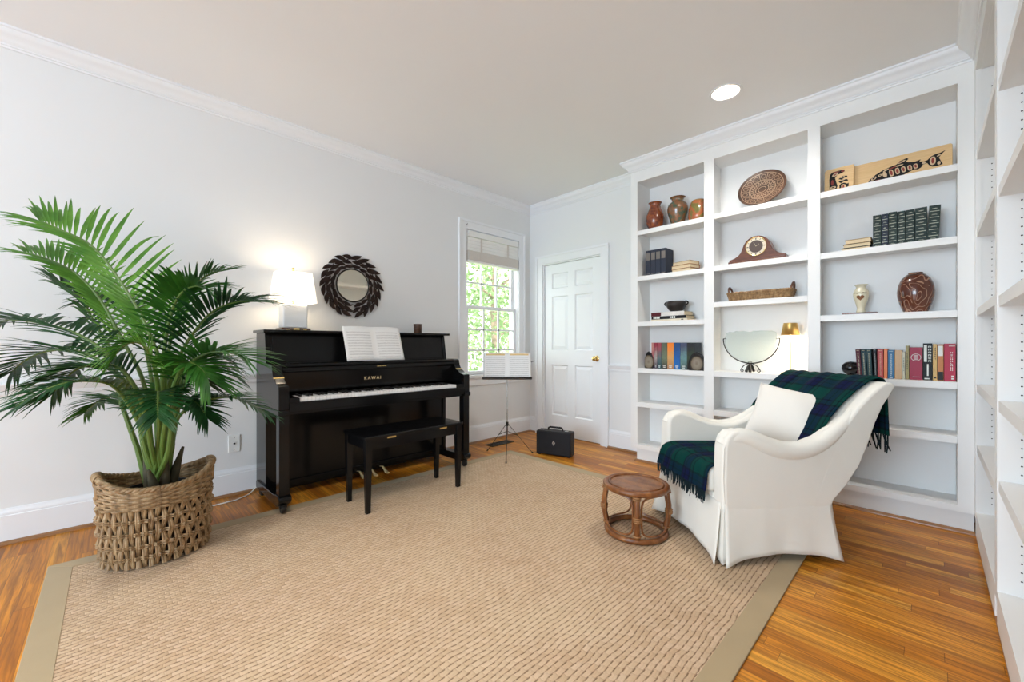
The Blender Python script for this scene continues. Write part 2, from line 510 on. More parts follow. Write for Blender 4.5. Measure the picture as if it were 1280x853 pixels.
structure('wall_front', MB().box(XW, XR, YF - 0.1, YF, 0, H + 0.15), M['wall'], smooth=0)


def run_profile(prof, path_pts, segs=None):
    """sweep a (outward, z) profile along a polyline of (x, y) with mitred corners; outward is to the right of travel"""
    P = [Vector((p[0], p[1])) for p in path_pts]; vs = []; fs = []; n = len(prof)
    for i, p in enumerate(P):
        dn = []
        if i > 0: d = (P[i] - P[i - 1]).normalized(); dn.append(Vector((d.y, -d.x)))
        if i < len(P) - 1: d = (P[i + 1] - P[i]).normalized(); dn.append(Vector((d.y, -d.x)))
        if len(dn) == 2:
            m = (dn[0] + dn[1]).normalized(); m = m / max(0.2, m.dot(dn[0]))
        else: m = dn[0]
        for o_, z in prof: q = p + m * o_; vs.append((q.x, q.y, z))
    a, b = segs or (0, len(P) - 1)
    vs = vs[a * n:(b + 1) * n]
    for i in range(b - a):
        for k in range(n):
            fs.append((i * n + k, i * n + (k + 1) % n, (i + 1) * n + (k + 1) % n, (i + 1) * n + k))
    fs.append(tuple(range(n))); fs.append(tuple((b - a) * n + k for k in range(n)))
    return MB().add(vs, fs)


crown_prof = [(-0.01, H), (0.072, H), (0.074, H - 0.012), (0.066, H - 0.016), (0.062, H - 0.03), (0.052, H - 0.042), (0.038, H - 0.05), (0.028, H - 0.062), (0.022, H - 0.074), (0.016, H - 0.078), (0.016, H - 0.086), (0.010, H - 0.088), (0.008, H - 0.098), (-0.01, H - 0.098)]
base_prof = [(-0.005, 0), (0.016, 0), (0.016, 0.150), (0.012, 0.153), (0.013, 0.160), (0.010, 0.172), (0.005, 0.180), (0.004, 0.187), (-0.005, 0.187)]
rail_prof = [(-0.005, 0.790), (0.008, 0.790), (0.012, 0.798), (0.012, 0.812), (0.020, 0.822), (0.024, 0.838), (0.030, 0.846), (0.030, 0.854), (0.022, 0.858), (-0.005, 0.858)]
shoe_prof = [(-0.005, 0), (0.019, 0), (0.018, 0.007), (0.013, 0.014), (0.006, 0.018), (-0.005, 0.018)]
BX0, BX1, BYF = -1.943, 0.172, 3.44
CX, CY1 = 0.172, 3.44

structure('trim_1', run_profile(crown_prof, [(XW, YF), (XW, YB), (BX0, YB)]), M['trim'], smooth=30)     # wall crown
structure('baseboard_left', run_profile(base_prof, [(XW, YF), (XW, YB), (-3.345, YB)]), M['trim'], smooth=30)
structure('baseboard_back', run_profile(base_prof, [(-2.335, YB), (-1.885, YB)]), M['trim'], smooth=30)
structure('trim_2', run_profile(rail_prof, [(XW, YF), (XW, 2.585)]), M['trim'], smooth=30)               # chair rail
structure('trim_3', run_profile(rail_prof, [(XW, 3.59), (XW, YB)]), M['trim'], smooth=30)
structure('trim_4', run_profile(rail_prof, [(-2.335, YB), (BX0, YB)]), M['trim'], smooth=30)
structure('trim_5', run_profile([(a + 0.016, z) for a, z in shoe_prof], [(XW, YF), (XW, YB), (-3.345, YB)]), M['shoe'], smooth=30)
structure('trim_6', run_profile([(a + 0.016, z) for a, z in shoe_prof], [(-2.335, YB), (-1.885, YB)]), M['shoe'], smooth=30)

# ---- window
win = structure('window_1')
wx = XW
f = MB()
f.box(wx, wx + 0.018, WY0 - 0.10, WY0, WZ0 - 0.01, WZ1 + 0.10).box(wx, wx + 0.018, WY1, WY1 + 0.10, WZ0 - 0.01, WZ1 + 0.10).box(wx, wx + 0.018, WY0, WY1, WZ1, WZ1 + 0.10)
f.box(wx + 0.018, wx + 0.028, WY0 - 0.10, WY0 - 0.075, WZ0 - 0.01, WZ1 + 0.10).box(wx + 0.018, wx + 0.028, WY1 + 0.075, WY1 + 0.10, WZ0 - 0.01, WZ1 + 0.10).box(wx + 0.018, wx + 0.028, WY0 - 0.075, WY1 + 0.075, WZ1 + 0.075, WZ1 + 0.10)
f.box(wx - 0.14, wx, WY0, WY0 + 0.015, WZ0, WZ1).box(wx - 0.14, wx, WY1 - 0.015, WY1, WZ0, WZ1).box(wx - 0.14, wx, WY0, WY1, WZ1 - 0.015, WZ1)
obj('window_frame', f, M['trim'], win, bevel=0.002)
f = MB().box(wx - 0.14, wx + 0.045, WY0 - 0.115, WY1 + 0.115, WZ0 - 0.03, WZ0)
f.box(wx, wx + 0.016, WY0 - 0.095, WY1 + 0.095, WZ0 - 0.115, WZ0 - 0.03)
obj('window_sill', f, M['trim'], win, bevel=0.003)


def sash(name, x0, x1, z0, z1):
    y0, y1 = WY0 + 0.015, WY1 - 0.015; r = 0.042
    m = MB().box(x0, x1, y0, y0 + r, z0, z1).box(x0, x1, y1 - r, y1, z0, z1).box(x0, x1, y0 + r, y1 - r, z0, z0 + r).box(x0, x1, y0 + r, y1 - r, z1 - r * 0.8, z1)
    iy0, iy1, iz0, iz1 = y0 + r, y1 - r, z0 + r, z1 - r * 0.8
    for k in (1, 2):
        yy = iy0 + (iy1 - iy0) * k / 3; m.box(x0 + 0.006, x1 - 0.006, yy - 0.009, yy + 0.009, iz0, iz1)
        zz = iz0 + (iz1 - iz0) * k / 3; m.box(x0 + 0.006, x1 - 0.006, iy0, iy1, zz - 0.009, zz + 0.009)
    s_ = obj(name, m, M['trim'], win, bevel=0.002)
    obj('pane', MB().box((x0 + x1) / 2 - 0.002, (x0 + x1) / 2 + 0.002, iy0, iy1, iz0, iz1), M['pane'], s_, smooth=0)


gm = N('window_glass')
tb = gm.new('ShaderNodeBsdfTransparent'); gb = gm.new('ShaderNodeBsdfGlossy'); gb.inputs['Roughness'].default_value = 0.02
mx = gm.new('ShaderNodeMixShader'); mx.inputs[0].default_value = 0.04
gm.link(tb.outputs[0], mx.inputs[1]); gm.link(gb.outputs[0], mx.inputs[2]); gm.link(mx.outputs[0], gm.out.inputs[0])
M['pane'] = gm.m
sash('lower_sash', wx - 0.062, wx - 0.028, WZ0, 1.49)
sash('upper_sash', wx - 0.100, wx - 0.066, 1.455, WZ1 - 0.015)

# woven blind in the top of the window
M['blindwhite'] = plain('white_blind_fabric', (0.84, 0.83, 0.80), 0.8, var=0.02)
M['blindgrey'] = plain('greige_blind_fabric', (0.62, 0.57, 0.52), 0.85, var=0.05, scale=60)
bl = thing('window_blind', 'half-raised cream and greige slatted blind at the top of the window', 'blind', (wx - 0.005, (WY0 + WY1) / 2, 1.95))
hw = (WY1 - WY0) / 2 - 0.018
obj('headrail', MB().box(-0.03, 0.03, -hw, hw, 0.275, 0.335), M['blindwhite'], bl, bevel=0.004)
m = MB()
for k in range(4):
    m.box(-0.016 + 0.004 * (k % 2), 0.020 - 0.002 * k, -hw, hw, 0.262 - k * 0.036 - 0.030, 0.268 - k * 0.036)
obj('folded_slats', m, M['blindwhite'], bl, bevel=0.003)
m = MB().box(-0.026, 0.032, -hw, hw, 0.022, 0.125)
obj('lower_band', m, M['blindgrey'], bl, bevel=0.006, label='greige lower band')
obj('bottom_rail', MB().box(-0.028, 0.034, -hw - 0.003, hw + 0.003, 0.0, 0.022), M['blindwhite'], bl, bevel=0.004)
for s_ in (-0.2, 0.2):
    obj('ladder_tape', MB().box(0.033, 0.0345, s_ - 0.012, s_ + 0.012, 0.02, 0.27), M['blindgrey'], bl, smooth=0)
obj('wall_hook', MB().tube([(0, 0, 0), (0.02, 0, 0), (0.025, 0, 0.012)], 0.003, 6), M['darkmetal'], loc=(wx + 0.018, WY0 - 0.01, 2.335),
    label='tiny dark hook screwed into the window trim above the blind', cat='hook')

# ---- door
dr = structure('door_1')
f = MB()
for a, b in ((DX0 - 0.10, DX0), (DX1, DX1 + 0.10)):
    f.box(a, b, YB - 0.018, YB, 0, DZ + 0.10)
f.box(DX0, DX1, YB - 0.018, YB, DZ, DZ + 0.10)
f.box(DX0 - 0.10, DX0 - 0.075, YB - 0.028, YB - 0.018, 0, DZ + 0.10).box(DX1 + 0.075, DX1 + 0.10, YB - 0.028, YB - 0.018, 0, DZ + 0.10).box(DX0 - 0.075, DX1 + 0.075, YB - 0.028, YB - 0.018, DZ + 0.075, DZ + 0.10)
f.box(DX0, DX0 + 0.012, YB, YB + 0.12, 0, DZ).box(DX1 - 0.012, DX1, YB, YB + 0.12, 0, DZ).box(DX0, DX1, YB, YB + 0.12, DZ - 0.012, DZ)
obj('door_frame', f, M['trim'], dr, bevel=0.002)
lx0, lx1 = DX0 + 0.014, DX1 - 0.014
cols = [(lx0 + 0.105, lx0 + 0.345), (lx1 - 0.345, lx1 - 0.105)]
rows = [(0.24, 0.83), (1.00, 1.63), (1.72, 1.90)]
dm = MB(); yd = YB + 0.022
# leaf built as rails and stiles around recessed raised panels
xsD = [lx0, cols[0][0], cols[0][1], cols[1][0], cols[1][1], lx1]
zsD = [0.01, 0.24, 0.83, 1.00, 1.63, 1.72, 1.90, DZ - 0.015]
for i in range(5):
    for j in range(7):
        if i in (1, 3) and j in (1, 3, 5): continue
        dm.box(xsD[i], xsD[i + 1], yd, yd + 0.035, zsD[j], zsD[j + 1])
leafo = obj('door_leaf', dm, M['door'], dr, smooth=0)
for (a, b) in cols:
    for (c, d) in rows:
        q = MB(); g = 0.045
        o0 = [(a, c), (b, c), (b, d), (a, d)]; o1 = [(a + 0.012, c + 0.012), (b - 0.012, c + 0.012), (b - 0.012, d - 0.012), (a + 0.012, d - 0.012)]
        o2 = [(a + g, c + g), (b - g, c + g), (b - g, d - g), (a + g, d - g)]
        vs = [(x, yd, z) for x, z in o0] + [(x, yd + 0.013, z) for x, z in o1] + [(x, yd + 0.003, z) for x, z in o2]
        fs = [(k, (k + 1) % 4, 4 + (k + 1) % 4, 4 + k) for k in range(4)] + [(4 + k, 4 + (k + 1) % 4, 8 + (k + 1) % 4, 8 + k) for k in range(4)] + [(8, 9, 10, 11)]
        obj('raised_panel', q.add(vs, fs), M['door'], leafo, smooth=0)
kn = MB().lathe([(0.030, 0), (0.032, 0.003), (0.026, 0.008), (0.010, 0.012), (0.009, 0.028), (0.018, 0.034), (0.026, 0.044), (0.027, 0.054), (0.020, 0.064), (0.0, 0.068)], n=24)
kn.xform(Matrix.Translation((lx1 - 0.055, yd, 0.915)) @ Matrix.Rotation(PI / 2, 4, 'X'))
obj('door_handle', kn, M['brass'], dr, label='round brass doorknob')

# ---- outside the window: lawn, picket fence, trees
M['grass'] = plain('lawn_grass', (0.30, 0.42, 0.16), 0.95, var=0.4, scale=3)
M['fence'] = plain('weathered_white_picket', (0.62, 0.60, 0.56), 0.8)
M['bark'] = plain('tree_bark', (0.22, 0.17, 0.12), 0.9, var=0.4, scale=12)
M['foliage'] = leaf_mat('tree_foliage', (0.10, 0.19, 0.06), (0.30, 0.40, 0.20))
gz = -0.5
obj('ground', MB().box(-22, XW - 0.16, -6, 26, gz - 0.05, gz), M['grass'], kind='structure', smooth=0)
fe = thing('picket_fence', 'white picket fence across the garden seen through the window', 'fence', (-6.8, 7.0, gz))
for zz in (0.35, 1.15):
    obj('rail', MB().box(-0.02, 0.02, -4, 4, zz, zz + 0.09), M['fence'], fe)
pk = None
for k in range(46):
    y = -3.9 + k * 0.17
    if pk is None:
        pk = obj('picket', MB().prism([(-0.045, 0), (0.045, 0), (0.045, 1.42), (0, 1.5), (-0.045, 1.42)], 'x', 0.02, 0.04), M['fence'], fe, loc=(0, y, 0), smooth=0)
    else:
        c_ = pk.copy(); COL.objects.link(c_); c_.location = (0, y, 0)


def tree(x, y, h, r, seed, label, trunk=0.1):
    rnd = random.Random(seed)
    t = thing('garden_tree', label, 'tree', (x, y, gz))
    path = [(0, 0, 0), (0.05, 0.03, h * 0.3), (-0.06, 0.05, h * 0.6), (0.02, 0, h * 0.9)]
    tm = MB().tube(path, [trunk, trunk * 0.8, trunk * 0.6, trunk * 0.2], 10)
    for k in range(9):
        a = rnd.uniform(0, 2 * PI); z = h * rnd.uniform(0.2, 0.8); l = r * rnd.uniform(0.5, 0.9)
        tm.tube([(0, 0, z), (l * 0.5 * math.cos(a), l * 0.5 * math.sin(a), z + l * 0.35), (l * math.cos(a), l * math.sin(a), z + l * 0.5)], [trunk * 0.35, trunk * 0.2, 0.008], 6)
    obj('trunk', tm, M['bark'], t)
    fm = MB(); vs = []; fs = []
    for k in range(1500):
        while True:
            p = Vector((rnd.uniform(-1, 1), rnd.uniform(-1, 1), rnd.uniform(-1, 1)))
            if 0.25 < p.length < 1: break
        c = Vector((p.x * r, p.y * r, h * 0.55 + p.z * h * 0.47))
        d = Vector((rnd.gauss(0, 1), rnd.gauss(0, 1), rnd.gauss(0, 1))).normalized(); e = d.orthogonal().normalized()
        s_ = rnd.uniform(0.035, 0.075); n0 = len(vs)
        vs += [c - d * s_, c + e * s_ * 0.5, c + d * s_, c - e * s_ * 0.5]; fs.append((n0, n0 + 1, n0 + 2, n0 + 3))
    fm.add(vs, fs)
    obj('foliage', fm, M['foliage'], t, smooth=0)


tree(-5.6, 5.0, 3.6, 0.75, 1, 'slender leafy tree at the left of the window view', 0.09)
tree(-8.6, 8.9, 4.4, 1.1, 2, 'leafy tree rising behind the picket fence in the middle of the window', 0.12)
tree(-7.9, 6.7, 3.9, 0.65, 3, 'leafy tree close to the right jamb of the window view', 0.06)

# assumed back window, unseen behind the photographer: frame added on the solid front wall
wf = structure('assumed_window_2')  # room light comes from the added area light in front of it
m = MB()
for x in (-2.2, -0.95, 0.30): m.box(x - 0.05, x + 0.05, YF, YF + 0.06, 0.45, 2.45)
m.box(-2.25, 0.35, YF, YF + 0.06, 0.40, 0.50).box(-2.25, 0.35, YF, YF + 0.06, 2.40, 2.50)
obj('window_frame', m, M['trim'], wf, smooth=0)


def copy_tree(o, parent=None):
    c = o.copy(); COL.objects.link(c)
    if parent: c.parent = parent
    for ch in list(o.children): copy_tree(ch, c)
    return c


# ------------------------------------------------------------------ recessed lights
def emit_mat(name, color, strength):
    n = N(name); n.set(color, 0.5, Emission_Color=(*color, 1), Emission_Strength=strength); return n.m


M['bulb'] = emit_mat('warm_reflector_lamp', (1.0, 0.86, 0.66), 9)
M['canwhite'] = plain('white_can_baffle', (0.80, 0.78, 0.74), 0.5)
for i, (x, y) in enumerate(cans):
    t = thing('recessed_light', ['round recessed ceiling light, lit, above the front of the built-in bookcase', 'assumed unseen round recessed ceiling light over the middle of the seagrass rug', 'added unseen recessed ceiling light closest to the assumed back window'][i], 'light', (x, y, H))
    obj('trim_ring', MB().lathe([(rc - 0.002, 0.0), (rc + 0.014, -0.001), (rc + 0.013, -0.006), (rc - 0.002, -0.004), (rc - 0.004, 0.0)], n=40, cap=False), M['trim'], t)
    obj('baffle', MB().lathe([(rc, 0.0), (rc - 0.006, 0.10), (0.062, 0.102)], n=40, cap=False), M['canwhite'], t)
    b_ = MB().lathe([(0.0, 0.055), (0.03, 0.058), (0.058, 0.070), (0.060, 0.078), (0.045, 0.10), (0.0, 0.11)], n=32)
    obj('bulb', b_, M['bulb'], t)
    light('recessed_lamp_glow', 'SPOT', (x, y, H + 0.045), (0, 0, 0), [44, 72, 30][i], (1.0, 0.97, 0.92), spot_size=math.radians(150), spot_blend=1.0, shadow_soft_size=0.085)  # second spot serves an assumed lamp, third an added one, both unseen


# ------------------------------------------------------------------ built-in bookcase along the back wall
def shelf(m, x0, x1, y0, y1, zt, th=0.04): return m.box(x0, x1, y0, y1, zt - th, zt)


bc = thing('built_in_bookcase', 'white built-in bookcase of three bays holding vases and books, behind the armchair', 'bookcase', (-0.9, BYF, 0))
ST = [(-1.943, -1.876), (-1.287, -1.212), (-0.593, -0.524), (0.108, 0.172)]
SP = M['shelfpaint']
for a, b in ST:
    obj('stile', MB().box(a, b, BYF, BYF + 0.02, 0.115, 2.66), SP, bc, w=True, smooth=0)
for k in range(3):
    a, b = ST[k][1], ST[k + 1][0]
    obj('rail', MB().box(a, b, BYF, BYF + 0.02, 2.553, 2.66), SP, bc, w=True, smooth=0)
    obj('rail', MB().box(a, b, BYF, BYF + 0.02, 0.115, 0.152), SP, bc, w=True, smooth=0)
YBk = 3.675
for x0, x1 in ((-1.943, -1.876), (-1.26, -1.24), (-0.567, -0.547), (0.108, 0.172)):
    obj('side_panel', MB().box(x0, x1, BYF + 0.02, YBk, 0.115, 2.66), SP, bc, w=True, smooth=0)
obj('back_panel', MB().box(-1.943, 0.172, YBk, YB - 0.002, 0.115, 2.70), SP, bc, w=True, smooth=0)
obj('top_board', MB().box(-1.943, 0.172, BYF, YBk, 2.66, 2.74).box(-1.88, 0.11, BYF + 0.02, YBk, 2.553, 2.56), SP, bc, w=True, smooth=0)
obj('toe_kick', MB().box(-1.885, 0.172, 3.448, 3.47, 0, 0.115).box(-1.885, -1.86, 3.47, YB - 0.002, 0, 0.115), M['wainscot'], bc, w=True, smooth=0)
tops = [[2.105, 1.688, 1.272, 0.850, 0.538], [2.110, 1.692, 1.404, 0.850, 0.538], [2.098, 1.684, 1.262, 0.850, 0.541]]
ins = [(-1.876, -1.260), (-1.240, -0.567), (-0.547, 0.108)]
for k in range(3):
    a, b = ins[k]; fa, fb = ST[k][1], ST[k + 1][0]
    for zt in tops[k]:
        obj('shelf', MB().box(fa + 0.001, fb - 0.001, BYF + 0.001, BYF + 0.021, zt - 0.040, zt).box(a, b, BYF + 0.021, YBk, zt - 0.022, zt), SP, bc, w=True, smooth=0)
    obj('shelf', MB().box(a, b, BYF + 0.02, YBk, 0.115, 0.150), SP, bc, w=True, smooth=0)
crown_path = [(BX0, YB), (BX0, BYF), (CX, BYF), (CX, 0.30)]
cr = run_profile(crown_prof, crown_path, (0, 2))
obj('crown_moulding', cr, M['trim'], bc, w=True, smooth=30)
obj('shoe_moulding', run_profile([(a, z) for a, z in shoe_prof], [(-1.885, YB - 0.01), (-1.885, 3.448), (CX + 0.02, 3.448)]), M['shoe'], bc, w=True, smooth=30)

# ------------------------------------------------------------------ tall bookcase along the right wall
rb = thing('side_bookcase', 'empty white built-in bookcase with peg holes along the right edge of the room', 'bookcase', (CX, 1.9, 0))
ys = [(3.36, 3.44), (2.34, 2.41), (1.32, 1.39), (0.30, 0.37)]
XBk = XR - 0.03
for a, b in ys:
    obj('stile', MB().box(CX, CX + 0.02, a, b, 0.115, 2.66), SP, rb, w=True, smooth=0)
    obj('side_panel', MB().box(CX + 0.02, XBk, a + 0.004 if a > 3.3 else a, b if a > 3.3 else b - 0.004, 0.115, 2.66), SP, rb, w=True, smooth=0)
for k in range(3):
    a, b = ys[k + 1][1], ys[k][0]
    obj('rail', MB().box(CX, CX + 0.02, a, b, 2.56, 2.66), SP, rb, w=True, smooth=0)
    obj('rail', MB().box(CX, CX + 0.02, a, b, 0.03, 0.152), SP, rb, w=True, smooth=0)
    tl = [[2.11, 1.69, 1.26, 0.85, 0.52], [2.04, 1.65, 1.245, 0.858, 0.562], [2.04, 1.65, 1.245, 0.858, 0.562]][k]
    for zt in tl:
        obj('shelf', MB().box(CX + 0.004, XBk, a, b, zt - 0.04, zt), SP, rb, w=True, smooth=0)
    obj('shelf', MB().box(CX + 0.02, XBk, a - 0.03, b + 0.03, 0.115, 0.152), SP, rb, w=True, smooth=0)
    # shelf-pin holes bored in the side of each bay
    hm = MB(); yy = ys[k][0] + (0.004 if k == 0 else 0)
    for px_ in (0.058, 0.245):
        for j in range(72):
            z = 0.21 + j * 0.032
            if any(zt - 0.05 < z < zt + 0.012 for zt in tl) or z > 2.46: continue
            hm.lathe([(0.0028, 0.0), (0.0028, 0.001)], n=8)
            n8 = 16
            hm.v[-n8:] = [(CX + px_ + p[0], yy - 0.0005 - p[2], z + p[1]) for p in hm.v[-n8:]]
    obj('peg_holes', hm, M['hole'], rb, w=True, smooth=0, kind='stuff')
obj('crown_moulding', run_profile(crown_prof, crown_path, (2, 3)), M['trim'], rb, w=True, smooth=30)
obj('back_panel', MB().box(XBk, XR - 0.002, 0.30, BYF, 0.115, 2.70), SP, rb, w=True, smooth=0)
obj('top_board', MB().box(CX, XBk, 0.30, BYF, 2.66, 2.74).box(CX + 0.02, XBk, 0.37, 3.36, 2.555, 2.562), SP, rb, w=True, smooth=0)
obj('toe_kick', MB().box(CX + 0.025, CX + 0.05, 0.30, 3.448, 0, 0.115), SP, rb, w=True, smooth=0)
obj('shoe_moulding', run_profile([(a + 0.0, z) for a, z in shoe_prof], [(CX + 0.022, 3.43), (CX + 0.022, 0.30)]), M['shoe'], rb, w=True, smooth=30)

# ------------------------------------------------------------------ rug
RX0, RX1, RY0, RY1 = -2.935, -0.435, -0.22, 2.845
rg = thing('area_rug', 'large tan basketweave seagrass rug with plain canvas border on the wood floor', 'rug', ((RX0 + RX1) / 2, (RY0 + RY1) / 2, 0))
bw_ = 0.085
obj('woven_field', MB().box(RX0 + bw_ - 0.01, RX1 - bw_ + 0.01, RY0 + bw_ - 0.01, RY1 - bw_ + 0.01, 0.0005, 0.0075), M['rug'], rg, w=True, smooth=0)
outer = [(RX0, RY0), (RX1, RY0), (RX1, RY1), (RX0, RY1)]
inner = [(RX0 + bw_, RY0 + bw_), (RX1 - bw_, RY0 + bw_), (RX1 - bw_, RY1 - bw_), (RX0 + bw_, RY1 - bw_)]
for k in range(4):
    j = (k + 1) % 4
    obj('border_strip', MB().prism([outer[k], outer[j], inner[j], inner[k]], 'z', 0.0004, 0.009), M['rugborder'], rg, w=True, bevel=0.002)

# ------------------------------------------------------------------ upright piano
pn = thing('upright_piano', 'black upright piano with open keyboard against the left wall', 'piano', (-3.39, 1.475, 0))
BK = M['black']
for s in (-1, 1):
    y0, y1 = sorted((s * 0.735, s * 0.705))
    obj('side_panel', MB().prism([(0, 0.05), (0.25, 0.05), (0.25, 0.935), (0.262, 0.935), (0.225, 1.147), (0, 1.147)], 'y', y0, y1), BK, pn, bevel=0.003)
    y0, y1 = sorted((s * 0.745, s * 0.685))
    arm = [(0.25, 0.655), (0.25, 0.937), (0.425, 0.937), (0.44, 0.930), (0.446, 0.905), (0.455, 0.880), (0.470, 0.858), (0.486, 0.846), (0.505, 0.838), (0.525, 0.822), (0.555, 0.812), (0.583, 0.808), (0.590, 0.800), (0.590, 0.655)]
    ao = obj('arm', MB().prism(arm, 'y', y0, y1), BK, pn, bevel=0.004)
    obj('arm_bracket', MB().box(0.25, 0.60, y0 - 0.004 * (s < 0), y1 + 0.004 * (s > 0), 0.622, 0.657), BK, ao, bevel=0.004)
    obj('brass_ferrule', MB().prism([(0.474, 0.856), (0.486, 0.848), (0.484, 0.844), (0.471, 0.852)], 'y', y0 - 0.001, y1 + 0.001), M['brass'], ao, smooth=0)
    yc = s * 0.712
    lg = obj('leg', MB().box(0.525, 0.59, yc - 0.03, yc + 0.03, 0.125, 0.625), BK, pn, bevel=0.004)
    toe = MB().prism([(0.05, 0.055), (0.05, 0.105), (0.50, 0.118), (0.52, 0.128), (0.585, 0.128), (0.607, 0.118), (0.610, 0.100), (0.597, 0.082), (0.575, 0.070), (0.55, 0.055)], 'y', yc - 0.037, yc + 0.037)
    obj('toe_block', toe, BK, pn, bevel=0.005)
    ca = MB().box(0.545, 0.575, yc - 0.02, yc + 0.02, 0.045, 0.065)
    w_ = MB().lathe([(0.0, -0.014), (0.024, -0.014), (0.027, -0.010), (0.027, 0.010), (0.024, 0.014), (0.0, 0.014)], n=24)
    w_.xform(Matrix.Translation((0.56, yc, 0.0365)) @ Matrix.Rotation(PI / 2, 4, 'X'))
    ca.add(w_.v, w_.f)
    obj('caster', ca, M['blacksatin'], pn)
    w2 = MB().box(0.05, 0.11, yc - 0.02, yc + 0.02, 0.0, 0.055)
    obj('caster', w2, M['blacksatin'], pn, bevel=0.01)
obj('lid', MB().box(-0.01, 0.285, -0.755, 0.755, 1.147, 1.167), BK, pn, bevel=0.004)
up = obj('upper_panel', MB().prism([(0.198, 1.146), (0.216, 1.146), (0.252, 0.937), (0.234, 0.937)], 'y', -0.704, 0.704), BK, pn, smooth=0)
for a, b in ((-0.690, -0.235), (0.235, 0.690)):
    obj('raised_panel', MB().prism([(0.217, 1.138), (0.222, 1.138), (0.2555, 0.945), (0.2505, 0.945)], 'y', a, b), BK, up, bevel=0.002)
obj('music_shelf', MB().box(0.252, 0.436, -0.684, 0.684, 0.918, 0.936), BK, pn, bevel=0.003)
obj('back_board', MB().box(0.0, 0.02, -0.704, 0.704, 0.06, 1.146), M['blacksatin'], pn, smooth=0)
fbp = obj('fallboard', MB().prism([(0.41, 0.916), (0.448, 0.912), (0.452, 0.896), (0.446, 0.886), (0.430, 0.880), (0.418, 0.752), (0.400, 0.752)], 'y', -0.684, 0.684), BK, pn, bevel=0.002)
for y in (-0.02, 0.02):
    obj('brass_hinge', MB().box(0.4525, 0.4540, y - 0.017, y + 0.017, 0.899, 0.905), M['brass'], fbp, smooth=0)


def text_mesh(txt, size, name, mat, parent, Mx, extrude=0.0005, label=None, space=1.0):
    cu = bpy.data.curves.new('t', 'FONT'); cu.body = txt; cu.size = size; cu.align_x = 'CENTER'; cu.align_y = 'CENTER'; cu.extrude = extrude; cu.space_character = space
    tmp = bpy.data.objects.new('t', cu); COL.objects.link(tmp)
    bpy.context.view_layer.update()
    me = bpy.data.meshes.new_from_object(tmp.evaluated_get(bpy.context.evaluated_depsgraph_get()))
    bpy.data.objects.remove(tmp); bpy.data.curves.remove(cu)
    me.transform(Mx); me.materials.clear(); me.materials.append(mat); me.name = name
    o = bpy.data.objects.new(name, me); COL.objects.link(o); o.parent = parent
    tag(o, label); return o


# lettering faces +X: text x -> +Y, text y -> +Z
TX = Matrix(((0, 0, 1, 0), (1, 0, 0, 0), (0, 1, 0, 0), (0, 0, 0, 1)))
tt = text_mesh('KAWAI', 0.034, 'lettering', plain('gold_lettering', (0.85, 0.66, 0.36), 0.4), fbp, Matrix.Translation((0.4265, -0.06, 0.812)) @ TX, space=1.35, label='gold lettering')
obj('keybed', MB().box(0.25, 0.575, -0.684, 0.684, 0.622, 0.690), BK, pn, bevel=0.003)
obj('key_slip', MB().box(0.572, 0.592, -0.684, 0.684, 0.640, 0.700), BK, pn, bevel=0.003)
for s in (-1, 1):
    y0, y1 = sorted((s * 0.684, s * 0.622))
    obj('key_block', MB().box(0.40, 0.585, y0, y1, 0.690, 0.728), BK, pn, bevel=0.004)
nw = 52; kw = 1.234 / nw
wk = obj('white_key', MB().box(0.405, 0.572, -kw / 2 + 0.0006, kw / 2 - 0.0006, 0.700, 0.724), M['key'], pn, loc=(0, -0.617 + kw / 2, 0), bevel=0.0012, seg=1)
bk_ = obj('black_key', MB().prism([(0.405, 0.715), (0.405, 0.737), (0.505, 0.735), (0.512, 0.715)], 'y', -0.006, 0.006), M['blacksatin'], pn, loc=(0, -0.617 + kw, 0), bevel=0.0015, seg=1)
first = True
for i in range(nw):
    if i:
        c = wk.copy(); COL.objects.link(c); c.location = (0, -0.617 + kw * (i + 0.5), 0)
    note = (i + 5) % 7            # keyboard starts on A: c d e f g a b = 0..6
    if note not in (2, 6) and i < nw - 1:
        if first: bk_.location = (0, -0.617 + kw * (i + 1), 0); first = False
        else:
            c = bk_.copy(); COL.objects.link(c); c.location = (0, -0.617 + kw * (i + 1), 0)
lp = obj('lower_panel', MB().box(0.215, 0.235, -0.705, 0.705, 0.115, 0.62), BK, pn, bevel=0.002)
obj('bottom_rail', MB().box(0.20, 0.245, -0.705, 0.705, 0.055, 0.113), BK, pn, bevel=0.004)
for y in (-0.10, -0.005, 0.09):
    pd = MB().tube([(0.24, y, 0.070), (0.29, y, 0.078), (0.325, y, 0.060), (0.36, y, 0.045), (0.385, y, 0.048)], [0.006, 0.008, 0.010, 0.016, 0.012], 10, flat=0.45)
    obj('pedal', pd, plain('polished_pedal_brass', (0.86, 0.70, 0.38), 0.3, 0.4) if y < -0.05 else bpy.data.materials['polished_pedal_brass'], pn, label='curved brass pedal')

